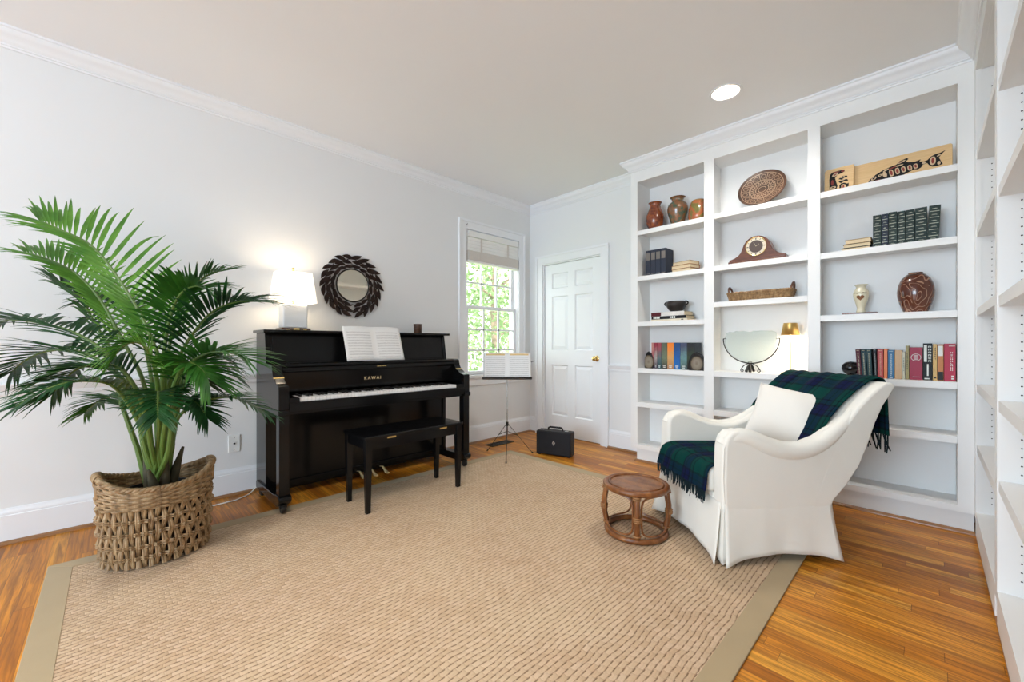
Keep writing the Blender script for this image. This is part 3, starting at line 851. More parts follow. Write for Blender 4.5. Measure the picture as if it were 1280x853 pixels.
# ------------------------------------------------------------------ piano bench
bn = thing('piano_bench', 'black wooden bench with tapered legs in front of the piano', 'bench', (-2.60, 1.49, 0.008))
obj('seat_lid', MB().box(-0.168, 0.168, -0.378, 0.378, 0.462, 0.482), BK, bn, bevel=0.004)
obj('apron', MB().box(-0.150, 0.150, -0.355, 0.355, 0.395, 0.461), BK, bn, smooth=0)
for sx in (-1, 1):
    for sy in (-1, 1):
        cx_, cy_ = sx * 0.141, sy * 0.349
        t0, t1 = 0.021, 0.014
        v = [(cx_ - t1, cy_ - t1, 0), (cx_ + t1, cy_ - t1, 0), (cx_ + t1, cy_ + t1, 0), (cx_ - t1, cy_ + t1, 0)]
        v += [(cx_ - t0, cy_ - t0, 0.40), (cx_ + t0, cy_ - t0, 0.40), (cx_ + t0, cy_ + t0, 0.40), (cx_ - t0, cy_ + t0, 0.40)]
        v += [(p[0], p[1], 0.462) for p in v[4:8]]
        fs = [(3, 2, 1, 0), (8, 9, 10, 11)] + [(a + k, a + (k + 1) % 4, a + 4 + (k + 1) % 4, a + 4 + k) for a in (0, 4) for k in range(4)]
        obj('leg', MB().add(v, fs), BK, bn, bevel=0.002)
for y in (-0.20, 0.20):
    obj('brass_hinge', MB().box(0.168, 0.1695, y - 0.03, y + 0.03, 0.456, 0.466), M['brass'], bn, smooth=0)


# ------------------------------------------------------------------ open music books
def open_book(name, label, cat, loc, rot, w, h, mat, curl=0.012, group=None):
    t = thing(name, label, cat, loc, rot=rot)

    def fn(u, v):
        x = (u - 0.5) * w; q = abs(u - 0.5) * 2
        y = -curl * (math.sin(q * PI) * 0.9) - 0.010 * q * q * (1 - v) + 0.004
        return (x, y, v * h)
    obj('pages', MB().grid(fn, 24, 8), mat, t, solid=0.003, smooth=60)
    return t


open_book('music_book', 'open book of sheet music leaning on the piano above the keys', 'sheet music', (-3.0, 1.468, 0.940), (math.radians(-19), 0, PI / 2), 0.468, 0.28, M['sheet'])

# ------------------------------------------------------------------ table lamp on the piano
LX, LY = -3.275, 0.95
tl_ = thing('table_lamp', 'lit white table lamp with tapered shade on top of the piano', 'lamp', (LX, LY, 1.168))
obj('plinth', MB().box(-0.075, 0.075, -0.098, 0.098, 0, 0.016), M['darkwood'], tl_, bevel=0.003)
obj('brass_clasp', MB().box(0.075, 0.079, -0.02, 0.02, 0.002, 0.016).box(0.0755, 0.078, -0.07, -0.045, 0.003, 0.008).box(0.0755, 0.078, 0.045, 0.07, 0.003, 0.008), M['brass'], tl_, bevel=0.001)
cer = plain('white_glazed_ceramic', (0.72, 0.76, 0.80), 0.2, var=0.01, coat=0.4)
obj('lamp_base', MB().box(-0.06, 0.06, -0.083, 0.083, 0.016, 0.19), cer, tl_, bevel=0.012, seg=3)
obj('neck', MB().lathe([(0.018, 0.19), (0.018, 0.20), (0.010, 0.205), (0.008, 0.25)], n=20), M['brass'], tl_)
lsm = N('lit_lampshade_linen'); lsm.set((0.92, 0.88, 0.80), 0.8, Emission_Color=(1.0, 0.88, 0.72, 1), Emission_Strength=0.5)
sh = MB()
oct_b = []; 
def rr(hx, hy, c, z): return [(hx - c, -hy, z), (hx, -hy + c, z), (hx, hy - c, z), (hx - c, hy, z), (-hx + c, hy, z), (-hx, hy - c, z), (-hx, -hy + c, z), (-hx + c, -hy, z)]
a_ = rr(0.095, 0.143, 0.02, 0.205); b_ = rr(0.078, 0.112, 0.016, 0.425)
sh.add(a_ + b_, [(k, (k + 1) % 8, 8 + (k + 1) % 8, 8 + k) for k in range(8)])
obj('lamp_shade', sh, lsm.m, tl_, solid=0.003, smooth=20)
obj('finial', MB().lathe([(0.004, 0.37), (0.004, 0.432), (0.014, 0.434), (0.014, 0.438), (0.006, 0.442), (0.010, 0.452), (0.008, 0.460), (0.0, 0.464)], n=16), M['brass'], tl_)
obj('bulb', MB().lathe([(0.0, 0.33), (0.022, 0.32), (0.03, 0.30), (0.022, 0.27), (0.012, 0.25), (0.0, 0.25)], n=16), emit_mat('lamp_bulb', (1.0, 0.85, 0.62), 20), tl_)
light('table_lamp_glow', 'POINT', (LX, LY, 1.168 + 0.37), (0, 0, 0), 1.25, (1.0, 0.82, 0.62), shadow_soft_size=0.04)
light('table_lamp_downlight', 'POINT', (LX, LY, 1.168 + 0.225), (0, 0, 0), 0.6, (1.0, 0.82, 0.62), shadow_soft_size=0.03)

cupt = thing('wooden_cup', 'small dark wooden tumbler standing on the right end of the piano lid', 'cup', (-3.28, 2.0, 1.168))
obj('cup_body', MB().lathe([(0.0, 0.0), (0.034, 0.0), (0.036, 0.004), (0.040, 0.085), (0.036, 0.085), (0.032, 0.010), (0.0, 0.010)], n=32), M['darkwood'], cupt)

# ------------------------------------------------------------------ wreath mirror
mr = thing('wall_mirror', 'round mirror in a dark metal wreath of leaves hanging above the piano', 'mirror', (XW, 1.462, 1.568))
obj('mirror_glass', MB().lathe([(0.0, 0.030), (0.134, 0.030), (0.134, 0.020), (0.0, 0.020)], n=64).xform(Matrix.Rotation(PI / 2, 4, 'Y')), M['glassmirror'], mr, smooth=30)
obj('inner_ring', MB().tube([(0.026, 0.137 * math.cos(2 * PI * k / 48), 0.137 * math.sin(2 * PI * k / 48)) for k in range(48)], 0.007, 8, closed=True), M['wreath'] if 'wreath' in M else M['darkmetal'], mr)
wr = plain('dark_bronze_leaf_metal', (0.022, 0.010, 0.007), 0.32, 0.55, var=0.3)
lf = MB(); rnd = random.Random(3)


def leafplate(mb, cy, cz, ang, L, Wd, xo, tilt=0.0):
    pts = []
    prof = [(-0.5, 0.04), (-0.35, 0.45), (-0.1, 0.98), (0.1, 0.95), (0.3, 0.62), (0.42, 0.28), (0.5, 0.0)]
    up_ = [(a * L, b * Wd / 2) for a, b in prof]; dn = [(a * L, -b * Wd / 2) for a, b in prof[::-1]][1:]
    o_ = up_ + dn; n_ = len(o_); ca, sa = math.cos(ang), math.sin(ang)
    vs = []
    for dx in (0.0, 0.004):
        for a, b in o_:
            bend = (a / L) ** 2 * L * 0.35
            a2, b2 = a, b + bend
            vs.append((xo + dx + tilt * (a / L), cy + a2 * ca - b2 * sa, cz + a2 * sa + b2 * ca))
    fs = [tuple(range(n_ - 1, -1, -1)), tuple(range(n_, 2 * n_))] + [(k, (k + 1) % n_, n_ + (k + 1) % n_, n_ + k) for k in range(n_)]
    mb.add(vs, fs)


for side in (-1, 1):
    for r, cnt, L, Wd, off, tilt in ((0.165, 8, 0.085, 0.030, 0.5, 0.25), (0.205, 10, 0.095, 0.034, 0.75, 0.5), (0.245, 11, 0.105, 0.036, 0.5, 0.62)):
        for k in range(cnt):
            th_ = PI / 2 - side * PI * (k + off) / cnt * 0.97       # from the top round to the bottom
            tang = th_ - side * PI / 2
            ang = tang + side * tilt * (1 if k % 2 else 0.55)
            leafplate(lf, r * math.cos(th_), r * math.sin(th_), ang, L, Wd, 0.012 + 0.004 * (k % 3), 0.006)
for r in (0.172, 0.222):
    for k in range(36):
        a0 = 2 * PI * k / 36; w1 = 0.010 * math.sin(a0 * 9)
        a1 = 2 * PI * (k + 1) / 36; w2_ = 0.010 * math.sin(a1 * 9)
        lf.tube([(0.014, (r + w1) * math.cos(a0), (r + w1) * math.sin(a0)), (0.014, (r + w2_) * math.cos(a1), (r + w2_) * math.sin(a1))], 0.0035, 5)
obj('leaf_frame', lf, wr, mr, smooth=30)

# ------------------------------------------------------------------ outlets, cord, floor vent
for nm, y, z, lb in (('wall_outlet', 0.618, 0.362, 'white wall plate with a cable socket between the plant and the piano'), ('wall_outlet', 2.62, 0.385, 'white electrical outlet on the wall behind the right leg of the piano')):
    o_ = thing(nm, lb, 'outlet', (XW, y, z))
    obj('cover_plate', MB().box(0, 0.006, -0.036, 0.036, -0.06, 0.06), M['white'], o_, bevel=0.003)
    if y < 1:
        obj('socket', MB().lathe([(0.006, 0), (0.006, 0.006), (0.0, 0.006)], n=12).xform(Matrix.Translation((0.006, 0, 0)) @ Matrix.Rotation(PI / 2, 4, 'Y')), M['hole'], o_)
        for dz in (-0.042, 0.042): obj('screw', MB().lathe([(0.003, 0), (0.003, 0.001), (0, 0.001)], n=8).xform(Matrix.Translation((0.006, 0, dz)) @ Matrix.Rotation(PI / 2, 4, 'Y')), M['chrome'], o_)
    else:
        for dz in (-0.02, 0.02):
            q = MB().box(0.006, 0.008, -0.017, 0.017, dz - 0.014, dz + 0.014)
            obj('receptacle', q, M['white'], o_, bevel=0.002)
            obj('slots', MB().box(0.008, 0.0085, -0.008, -0.006, dz - 0.004, dz + 0.004).box(0.008, 0.0085, 0.006, 0.008, dz - 0.004, dz + 0.004), M['hole'], o_, smooth=0)
obj('power_cord', MB().tube([(-3.39, 0.24, 0.004), (-3.34, 0.34, 0.004), (-3.30, 0.47, 0.004), (-3.31, 0.60, 0.004), (-3.37, 0.69, 0.005), (-3.41, 0.73, 0.02), (-3.425, 0.76, 0.06)], 0.004, 8), M['white'],
    label='thin white cord lying on the floor along the wall beside the piano', cat='cord')
vt = thing('floor_vent', 'dark slotted metal vent in the floor under the window by the music stand', 'vent', (-3.24, 2.98, 0.0), rotz=PI / 2)
obj('vent_frame', MB().box(-0.16, 0.16, -0.06, -0.048, 0.0, 0.006).box(-0.16, 0.16, 0.048, 0.06, 0.0, 0.006).box(-0.16, -0.148, -0.048, 0.048, 0.0, 0.006).box(0.148, 0.16, -0.048, 0.048, 0.0, 0.006), M['darkmetal'], vt, smooth=0)
m = MB()
for k in range(15): m.box(-0.145 + k * 0.0207 - 0.004, -0.145 + k * 0.0207 + 0.004, -0.048, 0.048, 0.001, 0.005)
m.box(-0.148, 0.148, -0.004, 0.004, 0.001, 0.005)
obj('louvres', m, M['darkmetal'], vt, smooth=0)
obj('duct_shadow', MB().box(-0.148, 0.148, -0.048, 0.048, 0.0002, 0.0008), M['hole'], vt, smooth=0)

# ------------------------------------------------------------------ music stand
msd = thing('music_stand', 'thin folding metal music stand with tripod feet by the window', 'music stand', (-2.822, 2.693, 0), rotz=YAW)
obj('pole', MB().tube([(0, 0, 0.20), (0, 0, 0.45)], 0.008, 10).tube([(0, 0, 0.44), (0, 0, 0.735)], 0.0055, 10), M['chrome'], msd)
obj('hub', MB().lathe([(0.012, 0.29), (0.013, 0.295), (0.013, 0.325), (0.009, 0.33)], n=14), M['darkmetal'], msd)
feet = [Vector(p) for p in ((-3.10, 2.68), (-2.72, 2.945), (-2.635, 2.50))]
for q in feet:
    d_ = q - Vector((-2.822, 2.693)); d_.rotate(Matrix.Rotation(-YAW, 2))
    fx_, fy_ = d_.x, d_.y
    lg = obj('leg', MB().tube([(fx_ * 0.03, fy_ * 0.03, 0.31), (fx_ * 0.97, fy_ * 0.97, 0.008 if q is not feet[2] else 0.016)], 0.0042, 8, flat=0.6), M['darkmetal'], msd)
    obj('brace', MB().tube([(fx_ * 0.03, fy_ * 0.03, 0.235), (fx_ * 0.40, fy_ * 0.40, 0.19)], 0.0035, 6), M['darkmetal'], lg)
    obj('rubber_foot', MB().tube([(fx_ * 0.95, fy_ * 0.95, 0.014 if q is not feet[2] else 0.020), (fx_ * 1.0, fy_ * 1.0, 0.005 if q is not feet[2] else 0.013)], 0.0065, 8), M['blacksatin'], lg)
tiltm = Matrix.Translation((0, 0, 0.735)) @ Matrix.Rotation(math.radians(-14), 4, 'X')
obj('desk_ledge', MB().box(-0.235, 0.235, -0.05, 0.004, -0.004, 0.002).box(-0.235, 0.235, -0.052, -0.048, -0.004, 0.012).xform(tiltm), M['darkmetal'], msd, bevel=0.001)
m = MB()
for a in (-1, 1):
    m.tube([(0, 0.006, 0.02), (a * 0.235, 0.006, 0.005)], 0.003, 6)
    m.tube([(0, 0.006, 0.02), (a * 0.19, 0.006, 0.22)], 0.003, 6)
    m.tube([(0, 0.006, 0.20), (a * 0.235, 0.006, 0.17), (a * 0.265, 0.006, 0.18)], 0.003, 6)
m.tube([(0, 0.006, -0.03), (0, 0.006, 0.21)], 0.005, 8)
obj('folding_arms', m.xform(tiltm), M['darkmetal'], msd)
dir_n = Vector((-math.sin(YAW), math.cos(YAW)))
sb = open_book('song_booklet', 'open music booklet with yellow headings resting on the metal music stand', 'sheet music',
               (-2.822 + dir_n.x * -0.012, 2.693 + dir_n.y * -0.012, 0.742), (math.radians(-14), 0, YAW), 0.455, 0.25, M['sheethead'], 0.010)

# ------------------------------------------------------------------ black case by the door
cs = thing('carrying_case', 'small black carrying case with handle and silver emblem in front of the door', 'case', (-2.535, 3.065, 0), rotz=math.radians(18))
blk = plain('black_vinyl_case', (0.010, 0.009, 0.011), 0.55, var=0.2, bump=0.3, bscale=400)
obj('case_body', MB().box(-0.175, 0.175, -0.062, 0.058, 0.008, 0.235), blk, cs, bevel=0.012, seg=3)
obj('edge_trim', MB().tube([(-0.172, -0.058, 0.012), (-0.172, -0.058, 0.228)], 0.003, 6).tube([(0.172, -0.058, 0.012), (0.172, -0.058, 0.228)], 0.003, 6).tube([(-0.17, -0.06, 0.226), (0.17, -0.06, 0.226)], 0.002, 6), M['darkmetal'], cs)
obj('handle', MB().tube([(-0.075, 0, 0.236), (-0.070, 0, 0.256), (-0.055, 0, 0.264), (0.055, 0, 0.264), (0.070, 0, 0.256), (0.075, 0, 0.236)], 0.009, 10), blk, cs)
for s in (-1, 1):
    obj('latch', MB().box(s * 0.12 - 0.016, s * 0.12 + 0.016, -0.03, 0.0, 0.235, 0.241), M['chrome'], cs, bevel=0.002)
    obj('foot', MB().box(s * 0.15 - 0.012, s * 0.15 + 0.012, -0.05, 0.05, 0.0, 0.009), M['blacksatin'], cs, smooth=0)
em = MB()
for dx_, dz_ in ((0, 0.014), (0, -0.014), (-0.009, 0), (0.009, 0)):
    q = [(0, 0.012), (0.007, 0), (0, -0.012), (-0.007, 0)]
    em.prism([(a + dx_ + 0.005, b + dz_ + 0.125) for a, b in q], 'y', -0.0645, -0.061)
obj('emblem', em, M['chrome'], cs, smooth=0, label='silver four-diamond emblem')

# ------------------------------------------------------------------ rattan stool
st_ = thing('rattan_stool', 'small round brown rattan stool in front of the armchair', 'stool', (-1.163, 2.115, 0.008))
RT = M['rattan']


def ringpath(r, z, n=48): return [(r * math.cos(2 * PI * k / n), r * math.sin(2 * PI * k / n), z) for k in range(n)]


hs_ = 0.285
wv = N('woven_rattan_top'); co_ = wv.coord(); xx_, yy_, zz_ = wv.sep(co_)
zig = wv.math('ABSOLUTE', wv.math('SUBTRACT', wv.math('FRACT', wv.math('MULTIPLY', yy_, 9.0)), 0.5))
band = wv.math('FRACT', wv.math('ADD', wv.math('MULTIPLY', xx_, 48.0), wv.math('MULTIPLY', zig, 7.0)))
wv.set(wv.mix(wv.ramp(wv.noise(co_, 22, 4), [(0.35, (0, 0, 0)), (0.65, (1, 1, 1))]), (0.17, 0.055, 0.018), (0.36, 0.16, 0.06)), 0.38)
cmx = wv.mix(wv.math('MULTIPLY', wv.math('LESS_THAN', band, 0.28), 0.75), wv.b.inputs['Base Color'].links[0].from_socket, (0.09, 0.028, 0.01))
wv.link(cmx, wv.b.inputs['Base Color']); wv.bump(band, 0.5, 0.003)
obj('woven_top', MB().lathe([(0.0, hs_ - 0.006), (0.09, hs_ - 0.005), (0.148, hs_ - 0.008), (0.150, hs_ - 0.018), (0.0, hs_ - 0.02)], n=48), wv.m, st_)
obj('inner_rim', MB().tube(ringpath(0.145, hs_ - 0.006), 0.006, 8, closed=True), RT, st_)
obj('top_rim', MB().tube(ringpath(0.165, hs_ - 0.018), 0.0165, 12, closed=True), RT, st_)
obj('base_ring', MB().tube(ringpath(0.160, 0.016), 0.0155, 12, closed=True), RT, st_)
for k in range(4):
    a = math.radians(-59 + 90 * k + YAW * 0)
    c0, s0 = math.cos(a), math.sin(a)
    lg = obj('leg', MB().tube([(0.156 * c0, 0.156 * s0, 0.03), (0.172 * c0, 0.172 * s0, 0.10), (0.174 * c0, 0.174 * s0, 0.17), (0.160 * c0, 0.160 * s0, hs_ - 0.03)], 0.0155, 12), RT, st_)
    wr_ = MB()
    for z, r in ((0.125, 0.174), (0.135, 0.1745), (0.145, 0.1745), (0.045, 0.160), (0.240, 0.166), (0.250, 0.164)):
        wr_.tube([(r * c0 + 0.0175 * math.cos(t_), r * s0 + 0.0175 * math.sin(t_), z) for t_ in [2 * PI * j / 12 for j in range(12)]], 0.0045, 6, closed=True)
    obj('wrapping', wr_, wicker_mat('pale_rattan_wrap', (0.25, 0.10, 0.03), (0.33, 0.15, 0.05), (0.42, 0.21, 0.08)) if k == 0 else lastwrap, lg)
    lastwrap = bpy.data.materials['pale_rattan_wrap']
    # bent hoop between this leg and the next
    hp = []
    a1 = a + PI / 2
    N_ = 40
    for j in range(N_):
        t_ = 2 * PI * j / N_
        u_ = math.copysign(abs(math.cos(t_)) ** 0.45, math.cos(t_)); v_ = math.copysign(abs(math.sin(t_)) ** 0.45, math.sin(t_))
        ang = (a + a1) / 2 + u_ * (PI / 4 - 0.13)
        z = 0.145 + v_ * 0.105
        r = 0.158 + 0.010 * (1 - v_ * v_)
        hp.append((r * math.cos(ang), r * math.sin(ang), z))
    obj('bent_hoop', MB().tube(hp, 0.0055, 8, closed=True), RT, st_)

# ------------------------------------------------------------------ woven basket
BA, BB = 0.175, 0.215                    # half axes in x and y
bs = thing('woven_basket', 'oval wicker basket with loop handles holding the palm', 'basket', (-2.745, 0.165, 0.009))


def brim(a): return 0.372 + 0.060 * abs(math.sin(a)) ** 3


def bpt(a, z, r=1.0):
    f_ = 0.93 + 0.10 * min(1, z / 0.38)
    return ((BA * f_ + (r - 1)) * math.cos(a), (BB * f_ + (r - 1)) * math.sin(a), z)


m = MB(); nst = 56
for k in range(nst):
    a = 2 * PI * (k + 0.5) / nst
    for dd in (-0.022, 0.022):
        path = []
        for j in range(13):
            z = 0.008 + (0.285 - 0.008) * j / 12
            wob = math.cos((j / 12 * 5 + (k % 2)) * PI)
            path.append(bpt(a + dd * 0.8 + 0.019 * wob * (1 if dd > 0 else 0.6), z, 1.0 + 0.008 * wob))
        m.tube(path, 0.0068 if dd > 0 else 0.0062, 7, flat=0.85)
obj('upright_strands', m, M['basket'], bs, kind='stuff')
m = MB()
for z in (0.055, 0.110, 0.170, 0.230):
    for dz_ in (-0.006, 0.004):
        m.tube([bpt(2 * PI * k / 92, z + dz_, 1.0 + 0.006 * math.cos(k * PI / 1 + (0 if z in (0.055, 0.170) else PI)) + 0.009) for k in range(92)], 0.0042, 6, closed=True)
obj('woven_bands', m, M['basket'], bs)
m = MB()
for j in range(9):
    path = []
    for k in range(120):
        a = 2 * PI * k / 120
        z0, z1 = 0.283, brim(a) - 0.012
        z = z0 + (z1 - z0) * j / 8
        path.append((a, bpt(a, z, 1.0 + 0.005 * math.sin(k * 0.85 + j * PI))))
    hole = lambda a: abs(abs(math.sin(a)) - 1) < 0.028 and 3 <= j <= 6
    seg_ = []
    for a, p in path + path[:1]:
        if hole(a):
            if len(seg_) > 2: m.tube(seg_, 0.0072, 7)
            seg_ = []
        else: seg_.append(p)
    if len(seg_) > 2: m.tube(seg_, 0.0072, 7)
obj('woven_collar', m, M['basket'], bs)
m = MB()
for ph in (0, PI * 2 / 3, PI * 4 / 3):
    m.tube([tuple(c + d for c, d in zip(bpt(2 * PI * k / 240, brim(2 * PI * k / 240), 1.0 + 0.006 * math.cos(k * 0.55 + ph)), (0, 0, 0.006 * math.sin(k * 0.55 + ph)))) for k in range(240)], 0.0085, 7, closed=True)
obj('braided_rim', m, M['basket'], bs)
for s in (-1, 1):
    m = MB()
    a0 = s * PI / 2
    pts = []
    for j in range(20):
        t_ = 2 * PI * j / 20
        a = a0 + 0.26 * math.copysign(abs(math.cos(t_)) ** 0.6, math.cos(t_)); z = 0.366 + 0.034 * math.copysign(abs(math.sin(t_)) ** 0.6, math.sin(t_))
        pts.append(bpt(a, z, 1.004))
    m.tube(pts, 0.009, 8, closed=True)
    for j in range(-9, 10): 
        a = a0 + j * 0.028; zc = brim(a)
        p = Vector(bpt(a, zc, 1.0)); nr = Vector((math.cos(a), math.sin(a), 0))
        m.tube([tuple(p + nr * (0.017 * math.cos(q)) + Vector((0, 0, 0.017 * math.sin(q)))) for q in [2 * PI * i / 10 for i in range(10)]], 0.0035, 5, closed=True)
    obj('handle', m, M['basket'], bs, label='wrapped loop handle')
lin = MB(); vs = []; fs = []; n_ = 48
for zi in (0.012, 0.28):
    for k in range(n_): vs.append(bpt(2 * PI * k / n_, zi, 0.986))
lin.add(vs, [(k, (k + 1) % n_, n_ + (k + 1) % n_, n_ + k) for k in range(n_)] + [tuple(range(n_))])
obj('lining', lin, M['basketdark'], bs)

# ------------------------------------------------------------------ palm in its nursery pot
pl = thing('potted_palm', 'tall green palm with arching feathery fronds standing in the wicker basket', 'plant', (-2.745, 0.165, 0.024))
obj('nursery_pot', MB().lathe([(0.0, 0.0), (0.105, 0.0), (0.135, 0.30), (0.142, 0.30), (0.142, 0.32), (0.130, 0.32), (0.127, 0.29), (0.10, 0.02), (0.0, 0.02)], n=40), M['blacksatin'], pl)
obj('soil', MB().lathe([(0.0, 0.292), (0.06, 0.296), (0.1275, 0.288), (0.125, 0.27), (0.0, 0.27)], n=40), M['soil'], pl)
FR = [
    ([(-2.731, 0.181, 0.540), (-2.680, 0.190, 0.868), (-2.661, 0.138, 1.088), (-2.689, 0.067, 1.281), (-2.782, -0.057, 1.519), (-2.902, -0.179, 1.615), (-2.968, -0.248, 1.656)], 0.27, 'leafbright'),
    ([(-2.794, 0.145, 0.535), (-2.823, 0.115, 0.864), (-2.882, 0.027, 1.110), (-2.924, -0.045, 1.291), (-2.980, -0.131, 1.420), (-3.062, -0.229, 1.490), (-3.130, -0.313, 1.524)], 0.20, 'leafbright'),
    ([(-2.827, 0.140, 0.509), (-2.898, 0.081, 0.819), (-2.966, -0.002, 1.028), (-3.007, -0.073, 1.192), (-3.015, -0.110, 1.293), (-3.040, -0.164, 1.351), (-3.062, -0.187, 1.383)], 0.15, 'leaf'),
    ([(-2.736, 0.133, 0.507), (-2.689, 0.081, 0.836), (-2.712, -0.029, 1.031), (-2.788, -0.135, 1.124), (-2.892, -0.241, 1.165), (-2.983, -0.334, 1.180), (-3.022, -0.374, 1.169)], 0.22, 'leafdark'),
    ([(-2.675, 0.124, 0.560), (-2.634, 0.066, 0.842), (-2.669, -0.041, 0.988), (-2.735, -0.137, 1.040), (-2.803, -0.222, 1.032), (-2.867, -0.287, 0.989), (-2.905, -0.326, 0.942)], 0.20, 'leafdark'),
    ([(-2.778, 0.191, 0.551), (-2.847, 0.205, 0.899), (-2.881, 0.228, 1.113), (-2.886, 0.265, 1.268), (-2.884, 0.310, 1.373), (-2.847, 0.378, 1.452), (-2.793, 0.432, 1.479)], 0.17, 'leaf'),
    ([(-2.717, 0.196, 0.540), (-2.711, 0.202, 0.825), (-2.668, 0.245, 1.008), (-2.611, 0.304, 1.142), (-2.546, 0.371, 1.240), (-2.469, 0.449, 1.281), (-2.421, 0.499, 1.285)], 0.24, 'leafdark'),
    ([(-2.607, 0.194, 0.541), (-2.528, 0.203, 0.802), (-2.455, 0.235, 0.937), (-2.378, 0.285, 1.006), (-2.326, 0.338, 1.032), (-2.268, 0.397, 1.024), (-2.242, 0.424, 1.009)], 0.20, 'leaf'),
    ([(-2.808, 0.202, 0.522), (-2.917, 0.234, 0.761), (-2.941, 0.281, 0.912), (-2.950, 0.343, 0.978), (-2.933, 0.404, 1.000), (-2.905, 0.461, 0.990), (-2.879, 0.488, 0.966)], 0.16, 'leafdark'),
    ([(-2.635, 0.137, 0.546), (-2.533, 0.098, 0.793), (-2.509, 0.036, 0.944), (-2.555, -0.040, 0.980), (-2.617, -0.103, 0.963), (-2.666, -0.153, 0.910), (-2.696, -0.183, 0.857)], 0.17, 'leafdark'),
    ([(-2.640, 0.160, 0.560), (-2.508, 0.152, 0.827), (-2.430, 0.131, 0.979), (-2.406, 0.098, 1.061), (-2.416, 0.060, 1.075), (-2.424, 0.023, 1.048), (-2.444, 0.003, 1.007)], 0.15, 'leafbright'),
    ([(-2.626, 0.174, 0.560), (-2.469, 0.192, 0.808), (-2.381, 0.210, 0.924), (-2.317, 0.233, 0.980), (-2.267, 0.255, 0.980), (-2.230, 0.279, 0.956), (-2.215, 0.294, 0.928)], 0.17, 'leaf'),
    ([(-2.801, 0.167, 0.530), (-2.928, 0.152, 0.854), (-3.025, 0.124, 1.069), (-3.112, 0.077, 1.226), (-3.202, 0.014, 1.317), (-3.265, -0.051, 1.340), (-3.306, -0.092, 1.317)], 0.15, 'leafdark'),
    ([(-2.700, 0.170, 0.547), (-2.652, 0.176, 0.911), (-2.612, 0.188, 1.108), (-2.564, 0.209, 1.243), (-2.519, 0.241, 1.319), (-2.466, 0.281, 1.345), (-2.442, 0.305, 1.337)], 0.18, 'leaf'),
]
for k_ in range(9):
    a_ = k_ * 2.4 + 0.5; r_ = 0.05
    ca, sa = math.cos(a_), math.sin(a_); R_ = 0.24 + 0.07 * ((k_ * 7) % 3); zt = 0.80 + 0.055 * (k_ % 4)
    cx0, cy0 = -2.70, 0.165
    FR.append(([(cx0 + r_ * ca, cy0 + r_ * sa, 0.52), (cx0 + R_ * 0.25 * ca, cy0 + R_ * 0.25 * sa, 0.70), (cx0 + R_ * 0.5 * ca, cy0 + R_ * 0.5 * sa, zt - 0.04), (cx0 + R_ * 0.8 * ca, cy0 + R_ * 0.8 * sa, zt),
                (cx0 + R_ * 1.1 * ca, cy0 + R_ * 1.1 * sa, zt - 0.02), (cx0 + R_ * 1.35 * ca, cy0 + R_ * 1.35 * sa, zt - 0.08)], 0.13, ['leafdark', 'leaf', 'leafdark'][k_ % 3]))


def catmull(P, t):
    n = len(P) - 1; x = min(max(t, 0), 0.99999) * n; i = int(x); f_ = x - i
    p0, p1, p2, p3 = P[max(i - 1, 0)], P[i], P[i + 1], P[min(i + 2, n)]
    return 0.5 * ((2 * p1) + (p2 - p0) * f_ + (2 * p0 - 5 * p1 + 4 * p2 - p3) * f_ * f_ + (3 * p1 - p0 - 3 * p2 + p3) * f_ ** 3)


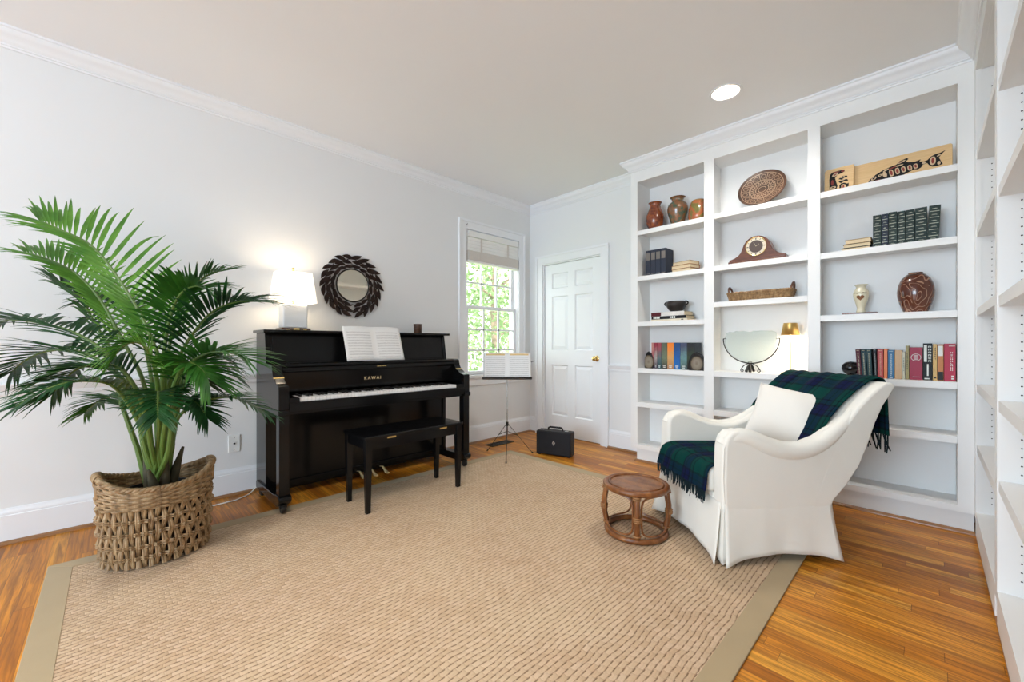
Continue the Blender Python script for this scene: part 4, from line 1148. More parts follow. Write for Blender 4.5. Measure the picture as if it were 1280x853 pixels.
PC = Vector((-2.745, 0.165, 0.0))
CAMD = Vector((0.7, -0.1, 0))
for fi, (pts, LL, mt) in enumerate(FR):
    rnd = random.Random(100 + fi)
    root = PC + Vector((0.035 * math.cos(fi * 2.4), 0.035 * math.sin(fi * 2.4), 0.315))
    P = [root] + [Vector(p) for p in pts]
    o3 = Vector(pl.location)
    stem = [catmull(P, t / 40) - o3 for t in range(41)]
    rad = [0.011 * (1 - t / 40) ** 0.9 + 0.0012 for t in range(41)]
    fr = obj('frond_stalk', MB().tube([tuple(q) for q in stem], rad, 8), M['rachis'], pl)
    # the horizontal side direction of this frond, perpendicular to its overall run
    run = P[-1] - P[3]; side = Vector((run.y, -run.x, 0))
    if side.length < 1e-3: side = Vector((0, 1, 0))
    side.normalize()
    if fi == 0: side = (side * 0.35 + Vector((0.35, 0.80, 0.15))).normalized()
    if fi == 1: side = (side * 0.4 + Vector((0.2, 0.8, 0.1))).normalized()
    lm = MB(); npair = 30
    for k in range(npair * 2):
        s = 1 if k % 2 else -1
        t = 0.40 + 0.60 * (k // 2) / (npair - 1)
        p = catmull(P, t) - o3; tg = (catmull(P, min(t + 0.03, 1)) - catmull(P, t - 0.03)).normalized()
        sd = (side - tg * side.dot(tg)).normalized() * s
        upv = sd.cross(tg) * s
        if upv.z < 0: upv = -upv
        q = (t - 0.40) / 0.60
        fwd = 0.45 + 0.5 * q + 1.1 * q ** 4 + rnd.uniform(-0.08, 0.08)
        if fi < 2 and s < 0: fwd += 1.5
        ln = LL * (0.8 if fi < 2 and s < 0 else 1.0) * (0.42 + 0.82 * math.sin(PI * (0.22 + 0.62 * q))) * rnd.uniform(0.86, 1.08)
        d = (sd * 1.0 + tg * fwd + upv * rnd.uniform(0.10, 0.38)).normalized()
        droop = rnd.uniform(0.06, 0.26)
        wdt = 0.0058 * (0.75 + 0.5 * math.sin(PI * q)) * rnd.uniform(0.85, 1.15)
        nrm = d.cross(sd.cross(tg)).normalized()
        wv_ = nrm
        vs = []; fs = []
        ns = 6
        for j in range(ns + 1):
            x = j / ns
            c = p + d * (ln * x) + Vector((0, 0, -1)) * (ln * droop * x * x * x)
            ww = wdt * (0.35 + 1.15 * min(x * 4, 1)) * (1 - x ** 2.2) + 0.0004
            fold = d.cross(wv_).normalized() * (-ww * 0.35)
            vs += [c + wv_ * ww + fold, c, c - wv_ * ww + fold]
        # keep leaflets in front of the wall
        vs = [Vector((max(v.x + o3.x, XW + 0.012) - o3.x, v.y, v.z)) for v in vs]
        for j in range(ns):
            a = j * 3
            fs += [(a, a + 1, a + 4, a + 3), (a + 1, a + 2, a + 5, a + 4)]
        lm.add(vs, fs)
    obj('leaflets', lm, M[mt], fr, smooth=60, kind='stuff')
for k, (dx, dy, h_, lx, ly) in enumerate([(0.02, -0.03, 0.24, -0.01, -0.02), (0.045, 0.02, 0.20, 0.03, 0.01), (0.0, 0.05, 0.22, 0.0, 0.05), (-0.03, 0.0, 0.26, -0.02, 0.0), (0.06, -0.01, 0.15, 0.05, -0.03)]):
    obj('stem_sheath', MB().tube([(dx, dy, 0.285), (dx + lx * 0.4, dy + ly * 0.4, 0.285 + h_ * 0.5), (dx + lx, dy + ly, 0.285 + h_)], [0.024, 0.020, 0.006], 10), M['sheath'], pl)
for k, (dx, dy, ex, ey, ez) in enumerate([(0.0, -0.03, -0.03, -0.16, 0.98), (0.03, 0.0, 0.05, 0.02, 0.95), (-0.01, 0.03, 0.0, 0.10, 0.95)]):
    obj('cane', MB().tube([(dx, dy, 0.285), (dx + (ex - dx) * 0.35, dy + (ey - dy) * 0.35, 0.52), (dx + (ex - dx) * 0.8, dy + (ey - dy) * 0.8, 0.75), (ex, ey, ez)], [0.016, 0.012, 0.009, 0.004], 8), M['rachis'], pl)

# ------------------------------------------------------------------ armchair
CR = math.atan2(-0.622, 0.783)
ch = thing('armchair', 'cream slipcovered armchair with sloping arms and tall curved back', 'armchair', (-0.944, 2.297, 0.010), rotz=CR)
LN = M['linen']
armp = [(0.0, 0.235), (-0.005, 0.40), (0.0, 0.56), (0.012, 0.605), (0.04, 0.632), (0.085, 0.640), (0.14, 0.628), (0.20, 0.600), (0.28, 0.572), (0.36, 0.560), (0.44, 0.566), (0.52, 0.592), (0.60, 0.640), (0.67, 0.695), (0.71, 0.720), (0.70, 0.52), (0.60, 0.330), (0.555, 0.280), (0.55, 0.235)]
for s in (-1, 1):
    x0, x1 = sorted((s * 0.3245, s * 0.232))
    ao = obj('arm', MB().prism(armp, 'x', x0, x1), LN, ch, bevel=0.022, seg=4)
    rp = [(s * 0.283, 0.022, 0.560), (s * 0.286, 0.05, 0.592), (s * 0.290, 0.10, 0.604), (s * 0.294, 0.16, 0.590), (s * 0.298, 0.22, 0.563), (s * 0.300, 0.30, 0.537), (s * 0.300, 0.38, 0.530), (s * 0.300, 0.46, 0.541), (s * 0.299, 0.54, 0.575), (s * 0.297, 0.61, 0.622), (s * 0.294, 0.67, 0.672), (s * 0.288, 0.715, 0.715)]
    rp2 = [tuple(catmull([Vector(p) for p in rp], t / 44)) for t in range(45)]
    obj('arm_roll', MB().tube(rp2, [0.036 + 0.012 * math.sin(PI * t / 44) - 0.016 * (t / 44) ** 3 for t in range(45)], 16), LN, ao, smooth=60)
    obj('welt', MB().tube([(s * 0.318, 0.006, 0.29), (s * 0.318, -0.001, 0.42), (s * 0.318, 0.004, 0.555), (s * 0.316, 0.03, 0.603), (s * 0.315, 0.07, 0.620)], 0.0035, 6), LN, ao)
backp = [(0.45, 0.235), (0.47, 0.30), (0.52, 0.42), (0.58, 0.55), (0.645, 0.66), (0.715, 0.745), (0.78, 0.805), (0.83, 0.842), (0.865, 0.862), (0.893, 0.866), (0.912, 0.852), (0.910, 0.832), (0.885, 0.800), (0.845, 0.745), (0.805, 0.665), (0.765, 0.560), (0.715, 0.450), (0.640, 0.350), (0.575, 0.285), (0.562, 0.235)]
obj('back', MB().prism(backp, 'x', -0.325, 0.325), LN, ch, bevel=0.024, seg=4)
obj('seat_base', MB().box(-0.24, 0.24, 0.0, 0.56, 0.20, 0.315), LN, ch, bevel=0.012)
cush = [(-0.231, -0.022), (0.231, -0.022), (0.231, 0.52), (-0.231, 0.52)]
obj('seat_cushion', MB().prism(cush, 'z', 0.312, 0.445), LN, ch, bevel=0.03, seg=4)
# box skirt: four flared panels with kick pleats behind the corners
SX, SY0, SY1 = 0.3205, 0.0, 0.565


def skirt(name, A, B, nrm, flare, parent, seed, lift=0.036):
    A, B, nrm = Vector(A), Vector(B), Vector(nrm)

    def fn(u, v):
        e = abs(u - 0.5) * 2
        z_top, z_bot = 0.290, 0.004 + lift * (1 - e ** 2.4)
        z = z_top + (z_bot - z_top) * v
        p = A.lerp(B, u)
        ctr = (A + B) / 2
        out = flare * (v ** 1.4) * (0.25 + 0.75 * e ** 2) + 0.004 * math.sin(u * 19 + seed) * v * v
        p = p + nrm * (0.003 * min(1, v * 5) + out)
        p = p + (B - A).normalized() * ((u - 0.5) * 2 * flare * 0.55 * v ** 1.5)
        return (p.x, p.y, z)
    return obj(name, MB().grid(fn, 28, 12), LN, parent, solid=0.003, smooth=60)


skirt('skirt_panel', (-SX, SY0, 0), (SX - 0.02, SY0, 0), (0, -1, 0), 0.048, ch, 0.3)
skirt('skirt_panel', (SX, SY0 + 0.005, 0), (SX, SY1, 0), (1, 0, 0), 0.040, ch, 1.3)
skirt('skirt_panel', (SX - 0.01, SY1 + 0.004, 0), (-SX + 0.01, SY1 + 0.004, 0), (0, 1, 0), 0.036, ch, 2.1)
skirt('skirt_panel', (-SX, SY1, 0), (-SX, SY0, 0), (-1, 0, 0), 0.040, ch, 4.0)
for sx in (-1, 1):
    for y in (SY0, SY1):
        sy = -1 if y == SY0 else 1
        cx_, cy_ = sx * SX, y

        def fn(u, v, cx_=cx_, cy_=cy_, sx=sx, sy=sy):
            z = 0.285 + (0.006 + 0.022 * abs(u - 0.5) * 2 - 0.285) * v; o_ = 0.022 * v ** 1.3
            if u < 0.5: t_ = (0.5 - u) * 2; return (cx_ - sx * t_ * 0.055 + sx * (o_ - 0.006), cy_ + sy * (o_ - 0.006), z)
            t_ = (u - 0.5) * 2; return (cx_ + sx * (o_ - 0.006), cy_ - sy * t_ * 0.055 + sy * (o_ - 0.006), z)
        obj('corner_pleat', MB().grid(fn, 10, 8), LN, ch, solid=0.005, smooth=60)
        obj('foot', MB().box(sx * 0.27 - 0.02, sx * 0.27 + 0.02, y - sy * 0.05 - 0.02, y - sy * 0.05 + 0.02, -0.002 if sy < 0 else -0.009, 0.21), M['darkwood'], ch, smooth=0)


def chair_world(p):
    v = Matrix.Rotation(CR, 4, 'Z') @ Vector(p) + Vector(ch.location); return tuple(v)


# loose cushion leaning on the back
def cushion_mb(hx, hy, hz, n=20):
    vs = []; fs = []
    for side in (1, -1):
        base = len(vs)
        for j in range(n + 1):
            for i in range(n + 1):
                u = 2 * i / n - 1; v = 2 * j / n - 1
                pin = 1 - 0.07 * (1 - abs(u) ** 2) * abs(v) ** 6 * 1.0
                pin2 = 1 - 0.07 * (1 - abs(v) ** 2) * abs(u) ** 6
                zz = hz * ((1 - abs(u) ** 2.6) * (1 - abs(v) ** 2.6)) ** 0.5
                zz += 0.004 * math.sin(5 * u + 3 * v) * (1 - u * u) * (1 - v * v)
                vs.append((hx * u * pin2, side * zz, hy * v * pin))
        for j in range(n):
            for i in range(n):
                a = base + j * (n + 1) + i
                fs.append((a, a + 1, a + n + 2, a + n + 1) if side < 0 else (a, a + n + 1, a + n + 2, a + 1))
    return MB().add(vs, fs)


pw = thing('throw_pillow', 'plump ivory square cushion leaning in the cream armchair', 'cushion', chair_world((0.01, 0.588, 0.636)), rot=(0, 0, 0))
pw.rotation_euler = (Matrix.Rotation(CR + math.radians(44), 3, 'Z') @ Matrix.Rotation(math.radians(-33), 3, 'X') @ Matrix.Rotation(math.radians(11), 3, 'Y')).to_euler()
obj('pillow_cover', cushion_mb(0.185, 0.185, 0.075), M['satin'], pw, smooth=80)
hp = []
for k in range(81):
    t_ = k / 80 * 4; sd_ = int(t_) % 4; q = (t_ - int(t_)) * 2 - 1
    ax_ = 0.185; ay_ = 0.185
    pi_ = 1 - 0.07 * (1 - q * q)
    if sd_ == 0: p = (ax_ * q, ay_ * pi_)
    elif sd_ == 1: p = (ax_ * pi_, -ay_ * q)
    elif sd_ == 2: p = (-ax_ * q, -ay_ * pi_)
    else: p = (-ax_ * pi_, ay_ * q)
    hp.append((p[0], 0, p[1]))
obj('welt_cord', MB().tube(hp[:-1], 0.0045, 6, closed=True), M['satin'], pw)


# plaid throws
def strip(path, x0, x1, nu, wob=0.0, seed=0, x_shift=None):
    P = [Vector((0, a, b)) for a, b in path]
    Ls = [0]
    for i in range(len(P) - 1): Ls.append(Ls[-1] + (P[i + 1] - P[i]).length)
    T = Ls[-1]

    def at(v):
        s_ = v * T
        for i in range(len(P) - 1):
            if Ls[i + 1] >= s_ - 1e-9:
                f_ = (s_ - Ls[i]) / max(1e-9, Ls[i + 1] - Ls[i]); break
        p = P[i].lerp(P[i + 1], f_)
        return p, (P[i + 1] - P[i]).normalized()

    def fn(u, v):
        p, tg = at(v)
        nr = Vector((0, -tg.z, tg.y))
        wv_ = wob * math.sin(u * 17 + v * 5 + seed) * (0.3 + 0.7 * v) * 0.5 + wob * 0.5 * math.sin(u * 41 + seed * 2 + v * 3)
        xs = x0 + (x1 - x0) * u + (x_shift(u, v) if x_shift else 0)
        q = p + nr * wv_
        return (xs, q.y, q.z)
    return fn, T


t1 = thing('plaid_throw', 'dark green and navy plaid throw with fringe over the armchair seat front', 'blanket', tuple(ch.location), rotz=CR)
seatpath = [(0.36, 0.458), (0.20, 0.460), (0.08, 0.460), (0.03, 0.458), (0.000, 0.452), (-0.022, 0.438), (-0.034, 0.415), (-0.038, 0.39), (-0.042, 0.355), (-0.048, 0.325)]
fn, T_ = strip(seatpath, -0.228, 0.229, 60, 0.006, 1.0, lambda u, v: -0.045 * (1 - u) * max(0, (v - 0.70) / 0.3) + 0.014 * u * max(0, (v - 0.55) / 0.45))
obj('cloth', MB().grid(fn, 60, 40, (0.46 / 0.19, T_ / 0.19)), M['tartan'], t1, solid=0.006, smooth=80)
rnd = random.Random(11)


def fringe(name, fn, parent, n, length, direction=(0, 0, -1), spread=0.012, u0=0.0, u1=1.0, v=1.0, r=0.0028):
    m = MB()
    for k in range(n):
        u = u0 + (u1 - u0) * (k + 0.5) / n
        p = Vector(fn(u, v)); l = length * rnd.uniform(0.75, 1.15)
        d = Vector(direction) + Vector((rnd.uniform(-1, 1) * spread / length, rnd.uniform(-1, 1) * spread / length * 0.5, 0))
        m.tube([tuple(p), tuple(p + d * l * 0.5 + Vector((0, 0, -0.001))), tuple(p + d * l + Vector((rnd.uniform(-.006, .006), rnd.uniform(-.004, .004), 0)))], [r, r * 1.15, r * 0.8], 5)
    obj(name, m, M['fringe'], parent, kind='stuff')


fringe('fringe', fn, t1, 64, 0.062, (0, -0.03, -1), 0.010)

t2 = thing('plaid_throw', 'dark green and navy plaid throw hanging over the top of the armchair back', 'blanket', tuple(ch.location), rotz=CR)
bpath = [(0.47, 0.47), (0.505, 0.435)][:1] + [(0.556, 0.568), (0.628, 0.682), (0.700, 0.763), (0.768, 0.822), (0.822, 0.861), (0.862, 0.882), (0.896, 0.887), (0.922, 0.876), (0.934, 0.852), (0.938, 0.80), (0.940, 0.73), (0.942, 0.66), (0.944, 0.585)]
bpath[0] = (0.505, 0.460)
fn2, T2 = strip(bpath, -0.320, 0.245, 60, 0.006, 2.4, lambda u, v: 0.035 * v * (u - 0.3))
obj('cloth', MB().grid(fn2, 60, 70, (0.56 / 0.19, T2 / 0.19)), M['tartan'], t2, solid=0.007, smooth=80)
fringe('fringe', fn2, t2, 44, 0.085, (0.10, 0.06, -1), 0.02, r=0.0036)

# ------------------------------------------------------------------ things on the shelves
S1, S2, S3, S4 = 2.105, 1.688, 1.272, 0.850


def mottled(name, stops, scale=14):
    n = N(name); co = n.coord(); f = n.noise(co, scale, 4, 0.6, 1.5)
    n.set(n.ramp(f, stops), 0.22, coat=0.5); return n.m


def vase(name, label, x, z, prof, mat, y=3.555, cat='vase', group=None):
    t = thing(name, label, cat, (x, y, z), group=group)
    obj('vase_body', MB().lathe(prof, n=40), mat, t, smooth=50)
    return t


m1 = mottled('rust_brown_glaze', [(0.25, (0.02, 0.02, 0.025)), (0.42, (0.14, 0.03, 0.012)), (0.6, (0.30, 0.075, 0.02)), (0.8, (0.07, 0.03, 0.02))])
m2 = mottled('green_rust_glaze', [(0.25, (0.04, 0.05, 0.07)), (0.42, (0.06, 0.10, 0.06)), (0.55, (0.26, 0.10, 0.04)), (0.75, (0.05, 0.08, 0.06))])
m3 = mottled('red_green_glaze', [(0.25, (0.36, 0.06, 0.02)), (0.45, (0.42, 0.12, 0.04)), (0.58, (0.14, 0.16, 0.04)), (0.78, (0.30, 0.03, 0.01))], 10)
vase('pottery_vase', 'rust brown glazed pottery vase with narrow neck, first of three on the top left shelf', -1.762, S1,
     [(0.0, 0), (0.045, 0), (0.055, 0.01), (0.075, 0.06), (0.082, 0.10), (0.076, 0.145), (0.056, 0.195), (0.046, 0.225), (0.050, 0.245), (0.060, 0.255), (0.054, 0.256), (0.040, 0.235), (0.038, 0.10), (0.0, 0.02)], m1)
vase('pottery_vase', 'green and rust wide-shouldered pottery vase with dark lip, middle of three pots', -1.553, S1,
     [(0.0, 0), (0.044, 0), (0.050, 0.01), (0.068, 0.07), (0.085, 0.125), (0.088, 0.155), (0.078, 0.190), (0.052, 0.212), (0.046, 0.225), (0.052, 0.243), (0.066, 0.252), (0.060, 0.254), (0.040, 0.232), (0.04, 0.12), (0.0, 0.02)], m2)
vase('pottery_jar', 'red glazed tapered pottery jar without neck, beside the wide-shouldered vase on the top left shelf', -1.375, S1,
     [(0.0, 0), (0.066, 0), (0.078, 0.012), (0.082, 0.05), (0.078, 0.11), (0.062, 0.165), (0.050, 0.182), (0.046, 0.182), (0.044, 0.15), (0.05, 0.05), (0.0, 0.02)], m3, cat='jar')


# a book standing upright: x thickness, y depth (spine to the front), z height
def cmat(name, c, rough=0.55):
    return M.get(name) or M.setdefault(name, plain(name, c, rough, var=0.12, scale=60))


def up_book(label, x, y, z, w, d, h, mat, group=None, cat='book', tilt=0.0, deco=None, pages=None):
    t = thing('book', label, cat, (x, y, z), group=group, rot=(0, tilt, 0))
    c = MB().box(-w / 2, w / 2, 0, 0.004, 0, h).box(-w / 2, -w / 2 + 0.0025, 0.004, d, 0, h).box(w / 2 - 0.0025, w / 2, 0.004, d, 0, h)
    cv = obj('cover', c, mat, t, bevel=0.0008, seg=1)
    obj('pages', MB().box(-w / 2 + 0.0026, w / 2 - 0.0026, 0.0045, d - 0.005, 0.003, h - 0.004), pages or M['creampaper'], t, smooth=0)
    if deco: deco(cv, w, h)
    return t


def flat_book(label, x, y, z, L, d, th, mat, rotz=0, group=None, pages_front=True, name='book', deco=None):
    """lying book, length along x, depth along y"""
    t = thing(name, label, 'book', (x, y, z), rotz, group=group)
    c = MB().box(-L / 2, L / 2, 0, d, 0, 0.0022).box(-L / 2, L / 2, 0, d, th - 0.0022, th)
    if pages_front: c.box(-L / 2, L / 2, d - 0.003, d, 0.002, th - 0.002)
    else: c.box(-L / 2, L / 2, 0, 0.003, 0.002, th - 0.002)
    cv = obj('cover', c, mat, t, bevel=0.0006, seg=1)
    obj('pages', MB().box(-L / 2 + 0.004, L / 2 - 0.004, 0.0035, d - 0.0035, 0.0023, th - 0.0023), M['paper'], t, smooth=0)
    if deco: deco(cv, L, th)
    return t


def bars(mat, items, name='spine_print', label=None):
    """raised print on a spine: items are (x0,x1,z0,z1) as fractions of width and height"""
    def fn(cv, w, h):
        m = MB()
        for a, b, c, d in items: m.box((a - 0.5) * w, (b - 0.5) * w, -0.0006, 0.0, c * h, d * h)
        obj(name, m, mat, cv, smooth=0, label=label)
    return fn


def letters(mat, z0, z1, n, x0=0.3, x1=0.7, seed=0, extra=None):
    """a run of small glyph-like strokes up the spine"""
    r_ = random.Random(seed); it = list(extra or [])
    for k in range(n):
        a = z0 + (z1 - z0) * k / n; b = a + (z1 - z0) / n * 0.62
        it.append((x0, x0 + (x1 - x0) * 0.3, a, b)); it.append((x1 - (x1 - x0) * 0.3, x1, a, b) if r_.random() < 0.7 else (x0, x1, a, a + (b - a) * 0.35))
        if r_.random() < 0.6: it.append((x0, x1, b - (b - a) * 0.3, b))
    return bars(mat, it)


# four slate volumes and a short stack beside them
slate = plain('slate_blue_cloth', (0.030, 0.036, 0.055), 0.6, var=0.15)
greyp = plain('grey_spine_label', (0.17, 0.15, 0.13), 0.6)
for k in range(4):
    up_book(['leftmost slate blue volume of four, at the left side panel', 'second slate blue volume from the left side panel', 'third slate blue volume from the left side panel', 'slate blue volume touching the low tan book stack'][k], -1.803 + k * 0.048, 3.500, S2, 0.045, 0.150, 0.235, slate, 'set of four slate volumes',
            deco=bars(greyp, [(0.1, 0.9, 0.62, 0.90), (0.1, 0.9, 0.08, 0.10)]))
terr = cmat('terracotta_cover', (0.36, 0.12, 0.05)); tanc = cmat('tan_cover', (0.45, 0.27, 0.12))
flat_book('small tan book, topmost of the low stack beside the slate volumes', -1.500, 3.495, S2 + 0.062, 0.170, 0.13, 0.030, tanc, math.radians(-14), 'low stack beside the slate volumes')
flat_book('small terracotta book in the middle of the low stack beside the slate volumes', -1.500, 3.492, S2 + 0.030, 0.185, 0.135, 0.031, terr, math.radians(-11), 'low stack beside the slate volumes')
flat_book('small brown book at the bottom of the low stack beside the slate volumes', -1.500, 3.490, S2, 0.180, 0.135, 0.0295, cmat('brown_cover', (0.22, 0.10, 0.05)), math.radians(-13), 'low stack beside the slate volumes')

# bowl on a stack of three big books
dkb = cmat('black_cover', (0.012, 0.012, 0.014)); whc = cmat('white_cover', (0.74, 0.70, 0.66)); crm = cmat('cream_cover', (0.72, 0.64, 0.50))
mar = plain('maroon_spine_end', (0.10, 0.015, 0.02), 0.5)
flat_book('thin cream large book at the bottom of the stack under the dark bowl', -1.600, 3.475, S3, 0.335, 0.165, 0.018, crm, math.radians(-3), 'large books under the bowl', False,
          deco=bars(dkb, [(0.84, 0.90, 0.3, 0.7)]))
flat_book('black large book with white lettering in the middle of the stack under the dark bowl', -1.605, 3.480, S3 + 0.0185, 0.325, 0.155, 0.026, dkb, math.radians(-5), 'large books under the bowl', False,
          deco=bars(M['silverprint'], [(0.06, 0.09, 0.2, 0.8), (0.10, 0.14, 0.2, 0.8), (0.15, 0.19, 0.2, 0.8), (0.20, 0.25, 0.2, 0.8), (0.55, 0.58, 0.15, 0.85), (0.60, 0.64, 0.15, 0.85), (0.66, 0.70, 0.15, 0.85)]))
flat_book('white large book with dark maroon spine end, topmost of the stack under the dark bowl', -1.615, 3.482, S3 + 0.045, 0.315, 0.15, 0.036, whc, math.radians(-6), 'large books under the bowl', False,
          deco=bars(mar, [(0.0, 0.31, 0.04, 0.96)], label='maroon spine end'))
bw2 = plain('dark_pottery', (0.028, 0.022, 0.020), 0.35, var=0.4, scale=20)
bt = thing('pottery_bowl', 'dark brown two-handled pottery bowl on top of the large book stack', 'bowl', (-1.567, 3.555, S3 + 0.0815))
obj('bowl_body', MB().lathe([(0.0, 0.0), (0.042, 0.0), (0.046, 0.004), (0.064, 0.020), (0.079, 0.044), (0.084, 0.066), (0.080, 0.084), (0.072, 0.092), (0.068, 0.090), (0.074, 0.070), (0.06, 0.03), (0.0, 0.012)], n=40), bw2, bt)
for s in (-1, 1):
    obj('handle', MB().tube([(s * 0.080 + s * 0.024 * math.sin(t_), 0, 0.074 + 0.015 * math.cos(t_)) for t_ in [PI * j / 8 for j in range(9)]], 0.007, 8), bw2, bt)

# illustrated paperbacks between agate bookends
def jacket(name, c1, c2, c3):
    n = N(name); co = n.coord(); z = n.sep(co)[2]
    f = n.noise(co, 35, 4, 0.6, 1.0)
    t = n.math('ADD', n.math('MULTIPLY', z, 3.2), n.math('MULTIPLY', f, 0.45))
    n.set(n.ramp(t, [(0.25, c3), (0.55, c2), (0.85, c1)]), 0.35); return n.m


JK = [((0.50, 0.22, 0.18), (0.35, 0.10, 0.12), (0.10, 0.03, 0.06), 0.034, 'coral and plum'), ((0.28, 0.03, 0.05), (0.42, 0.36, 0.34), (0.06, 0.04, 0.07), 0.040, 'crimson and white'),
      ((0.34, 0.06, 0.08), (0.09, 0.14, 0.15), (0.02, 0.07, 0.08), 0.052, 'red-topped teal'), ((0.10, 0.12, 0.08), (0.16, 0.20, 0.13), (0.04, 0.035, 0.03), 0.070, 'grey green'),
      ((0.85, 0.22, 0.02), (0.62, 0.34, 0.12), (0.40, 0.20, 0.10), 0.078, 'bright orange'), ((0.01, 0.06, 0.20), (0.01, 0.10, 0.36), (0.01, 0.13, 0.40), 0.075, 'deep blue'),
      ((0.06, 0.07, 0.13), (0.13, 0.26, 0.26), (0.06, 0.10, 0.10), 0.078, 'violet and sea-green'), ((0.008, 0.008, 0.012), (0.03, 0.05, 0.02), (0.008, 0.010, 0.008), 0.085, 'black')]
tot = sum(j[3] for j in JK); x = -1.768; sc = (0.385) / tot
for j in JK:
    w = j[3] * sc
    up_book('thick book with %s illustrated jacket between the agate bookends' % j[4], x + w / 2, 3.495, S4, w - 0.002, 0.150, 0.232, jacket(j[4].replace(' ', '_') + '_jacket', j[0], j[1], j[2]), 'books between the agate bookends',
            deco=bars(M['silverprint'], [(0.3, 0.7, 0.05, 0.075)] + [(0.25, 0.75, 0.10 + 0.028 * q, 0.115 + 0.028 * q) for q in range(2)]))
    x += w
ag = N('agate_slab'); co_ = ag.coord(); r_ = ag.new('ShaderNodeVectorMath', operation='LENGTH'); ag.link(ag.mapping(co_, (1, 1, 0.85), loc=(0, 0, -0.05)), r_.inputs[0])
rv = ag.math('ADD', r_.outputs['Value'], ag.math('MULTIPLY', ag.noise(co_, 18, 3), 0.012))
ag.set(ag.ramp(ag.math('MULTIPLY', rv, 10.0), [(0.0, (0.16, 0.12, 0.08)), (0.25, (0.27, 0.23, 0.18)), (0.48, (0.20, 0.16, 0.11)), (0.55, (0.05, 0.035, 0.02)), (0.62, (0.012, 0.010, 0.010))]), 0.25)
for lb, xx, yy, w_ in (('dark-rimmed agate slab bookend at the left end of the illustrated books', -1.783, 3.470, 0.040), ('dark-rimmed agate slab bookend with grey centre at the right end of the illustrated books', -1.350, 3.452, 0.075)):
    t = thing('bookend', lb, 'bookend', (xx, yy, S4), group=None)
    o_ = []
    rq = random.Random(int(w_ * 1000))
    for k in range(22):
        a = PI * k / 21
        o_.append((w_ * math.cos(a) * (1 + 0.06 * rq.uniform(-1, 1)), max(0, 0.012 + 0.140 * math.sin(a) ** 0.8 * (1 + 0.03 * rq.uniform(-1, 1)))))
    o_ = [(w_ * 0.85, 0.0)] + o_ + [(-w_ * 0.85, 0.0)]
    obj('agate_slab', MB().prism(o_, 'y', 0, 0.022), ag.m, t, bevel=0.003)
    obj('stone_foot', MB().box(-w_ * 0.8, w_ * 0.8, 0.022, 0.040, 0, 0.05), dkb, t, bevel=0.004)

# platter on a small easel
pt = N('incised_platter'); co_ = pt.coord(); xx_, yy_, zz_ = pt.sep(co_)
rr_ = pt.math('SQRT', pt.math('ADD', pt.math('MULTIPLY', xx_, xx_), pt.math('MULTIPLY', yy_, yy_)))
an_ = pt.math('ARCTAN2', yy_, xx_)
rN = pt.math('DIVIDE', rr_, 0.162)
seg = pt.math('ABSOLUTE', pt.math('SUBTRACT', pt.math('FRACT', pt.math('MULTIPLY', pt.math('ADD', an_, PI), 14 / (2 * PI))), 0.5))
ringline = None
for rv_ in (0.88, 0.55, 0.50, 0.27, 0.16):
    l_ = pt.math('LESS_THAN', pt.math('ABSOLUTE', pt.math('SUBTRACT', rN, rv_)), 0.013)
    ringline = l_ if ringline is None else pt.math('MAXIMUM', ringline, l_)
spoke = pt.math('MULTIPLY', pt.math('GREATER_THAN', seg, 0.465), pt.math('MULTIPLY', pt.math('GREATER_THAN', rN, 0.55), pt.math('LESS_THAN', rN, 0.88)))
oval = pt.math('SQRT', pt.math('ADD', pt.math('POWER', pt.math('MULTIPLY', seg, 2.6), 2.0), pt.math('POWER', pt.math('MULTIPLY', pt.math('SUBTRACT', rN, 0.715), 8.0), 2.0)))
ov = pt.math('MULTIPLY', pt.math('LESS_THAN', pt.math('ABSOLUTE', pt.math('SUBTRACT', oval, 0.75)), 0.13), pt.math('LESS_THAN', pt.math('ABSOLUTE', pt.math('SUBTRACT', rN, 0.715)), 0.15))
zg = pt.math('ABSOLUTE', pt.math('SUBTRACT', pt.math('FRACT', pt.math('MULTIPLY', pt.math('ADD', an_, PI), 22 / (2 * PI))), 0.5))
zr = pt.math('LESS_THAN', pt.math('ABSOLUTE', pt.math('SUBTRACT', rN, pt.math('ADD', 0.32, pt.math('MULTIPLY', zg, 0.26)))), 0.03)
carve = pt.math('MAXIMUM', pt.math('MAXIMUM', ringline, spoke), pt.math('MAXIMUM', pt.math('MULTIPLY', ov, 0.6), zr))
basec = pt.ramp(pt.noise(co_, 9, 3), [(0.3, (0.035, 0.020, 0.014)), (0.7, (0.13, 0.055, 0.028))])
pt.set(pt.mix(pt.math('MULTIPLY', carve, 0.85), basec, (0.52, 0.36, 0.24)), 0.35)
pt.bump(carve, -0.4, 0.002)
pth = thing('platter', 'round dark carved platter tilted up on the top shelf of the middle bay', 'platter', (-0.905, 3.515, 2.114), rot=(math.radians(66), 0, 0))
mb_ = MB().lathe([(0.0, 0.004), (0.04, 0.004), (0.10, 0.009), (0.155, 0.026), (0.1625, 0.030), (0.1635, 0.026), (0.155, 0.018), (0.10, 0.0), (0.04, -0.004), (0.0, -0.004)], n=64)
mb_.xform(Matrix.Translation((0, 0.1635, 0)))
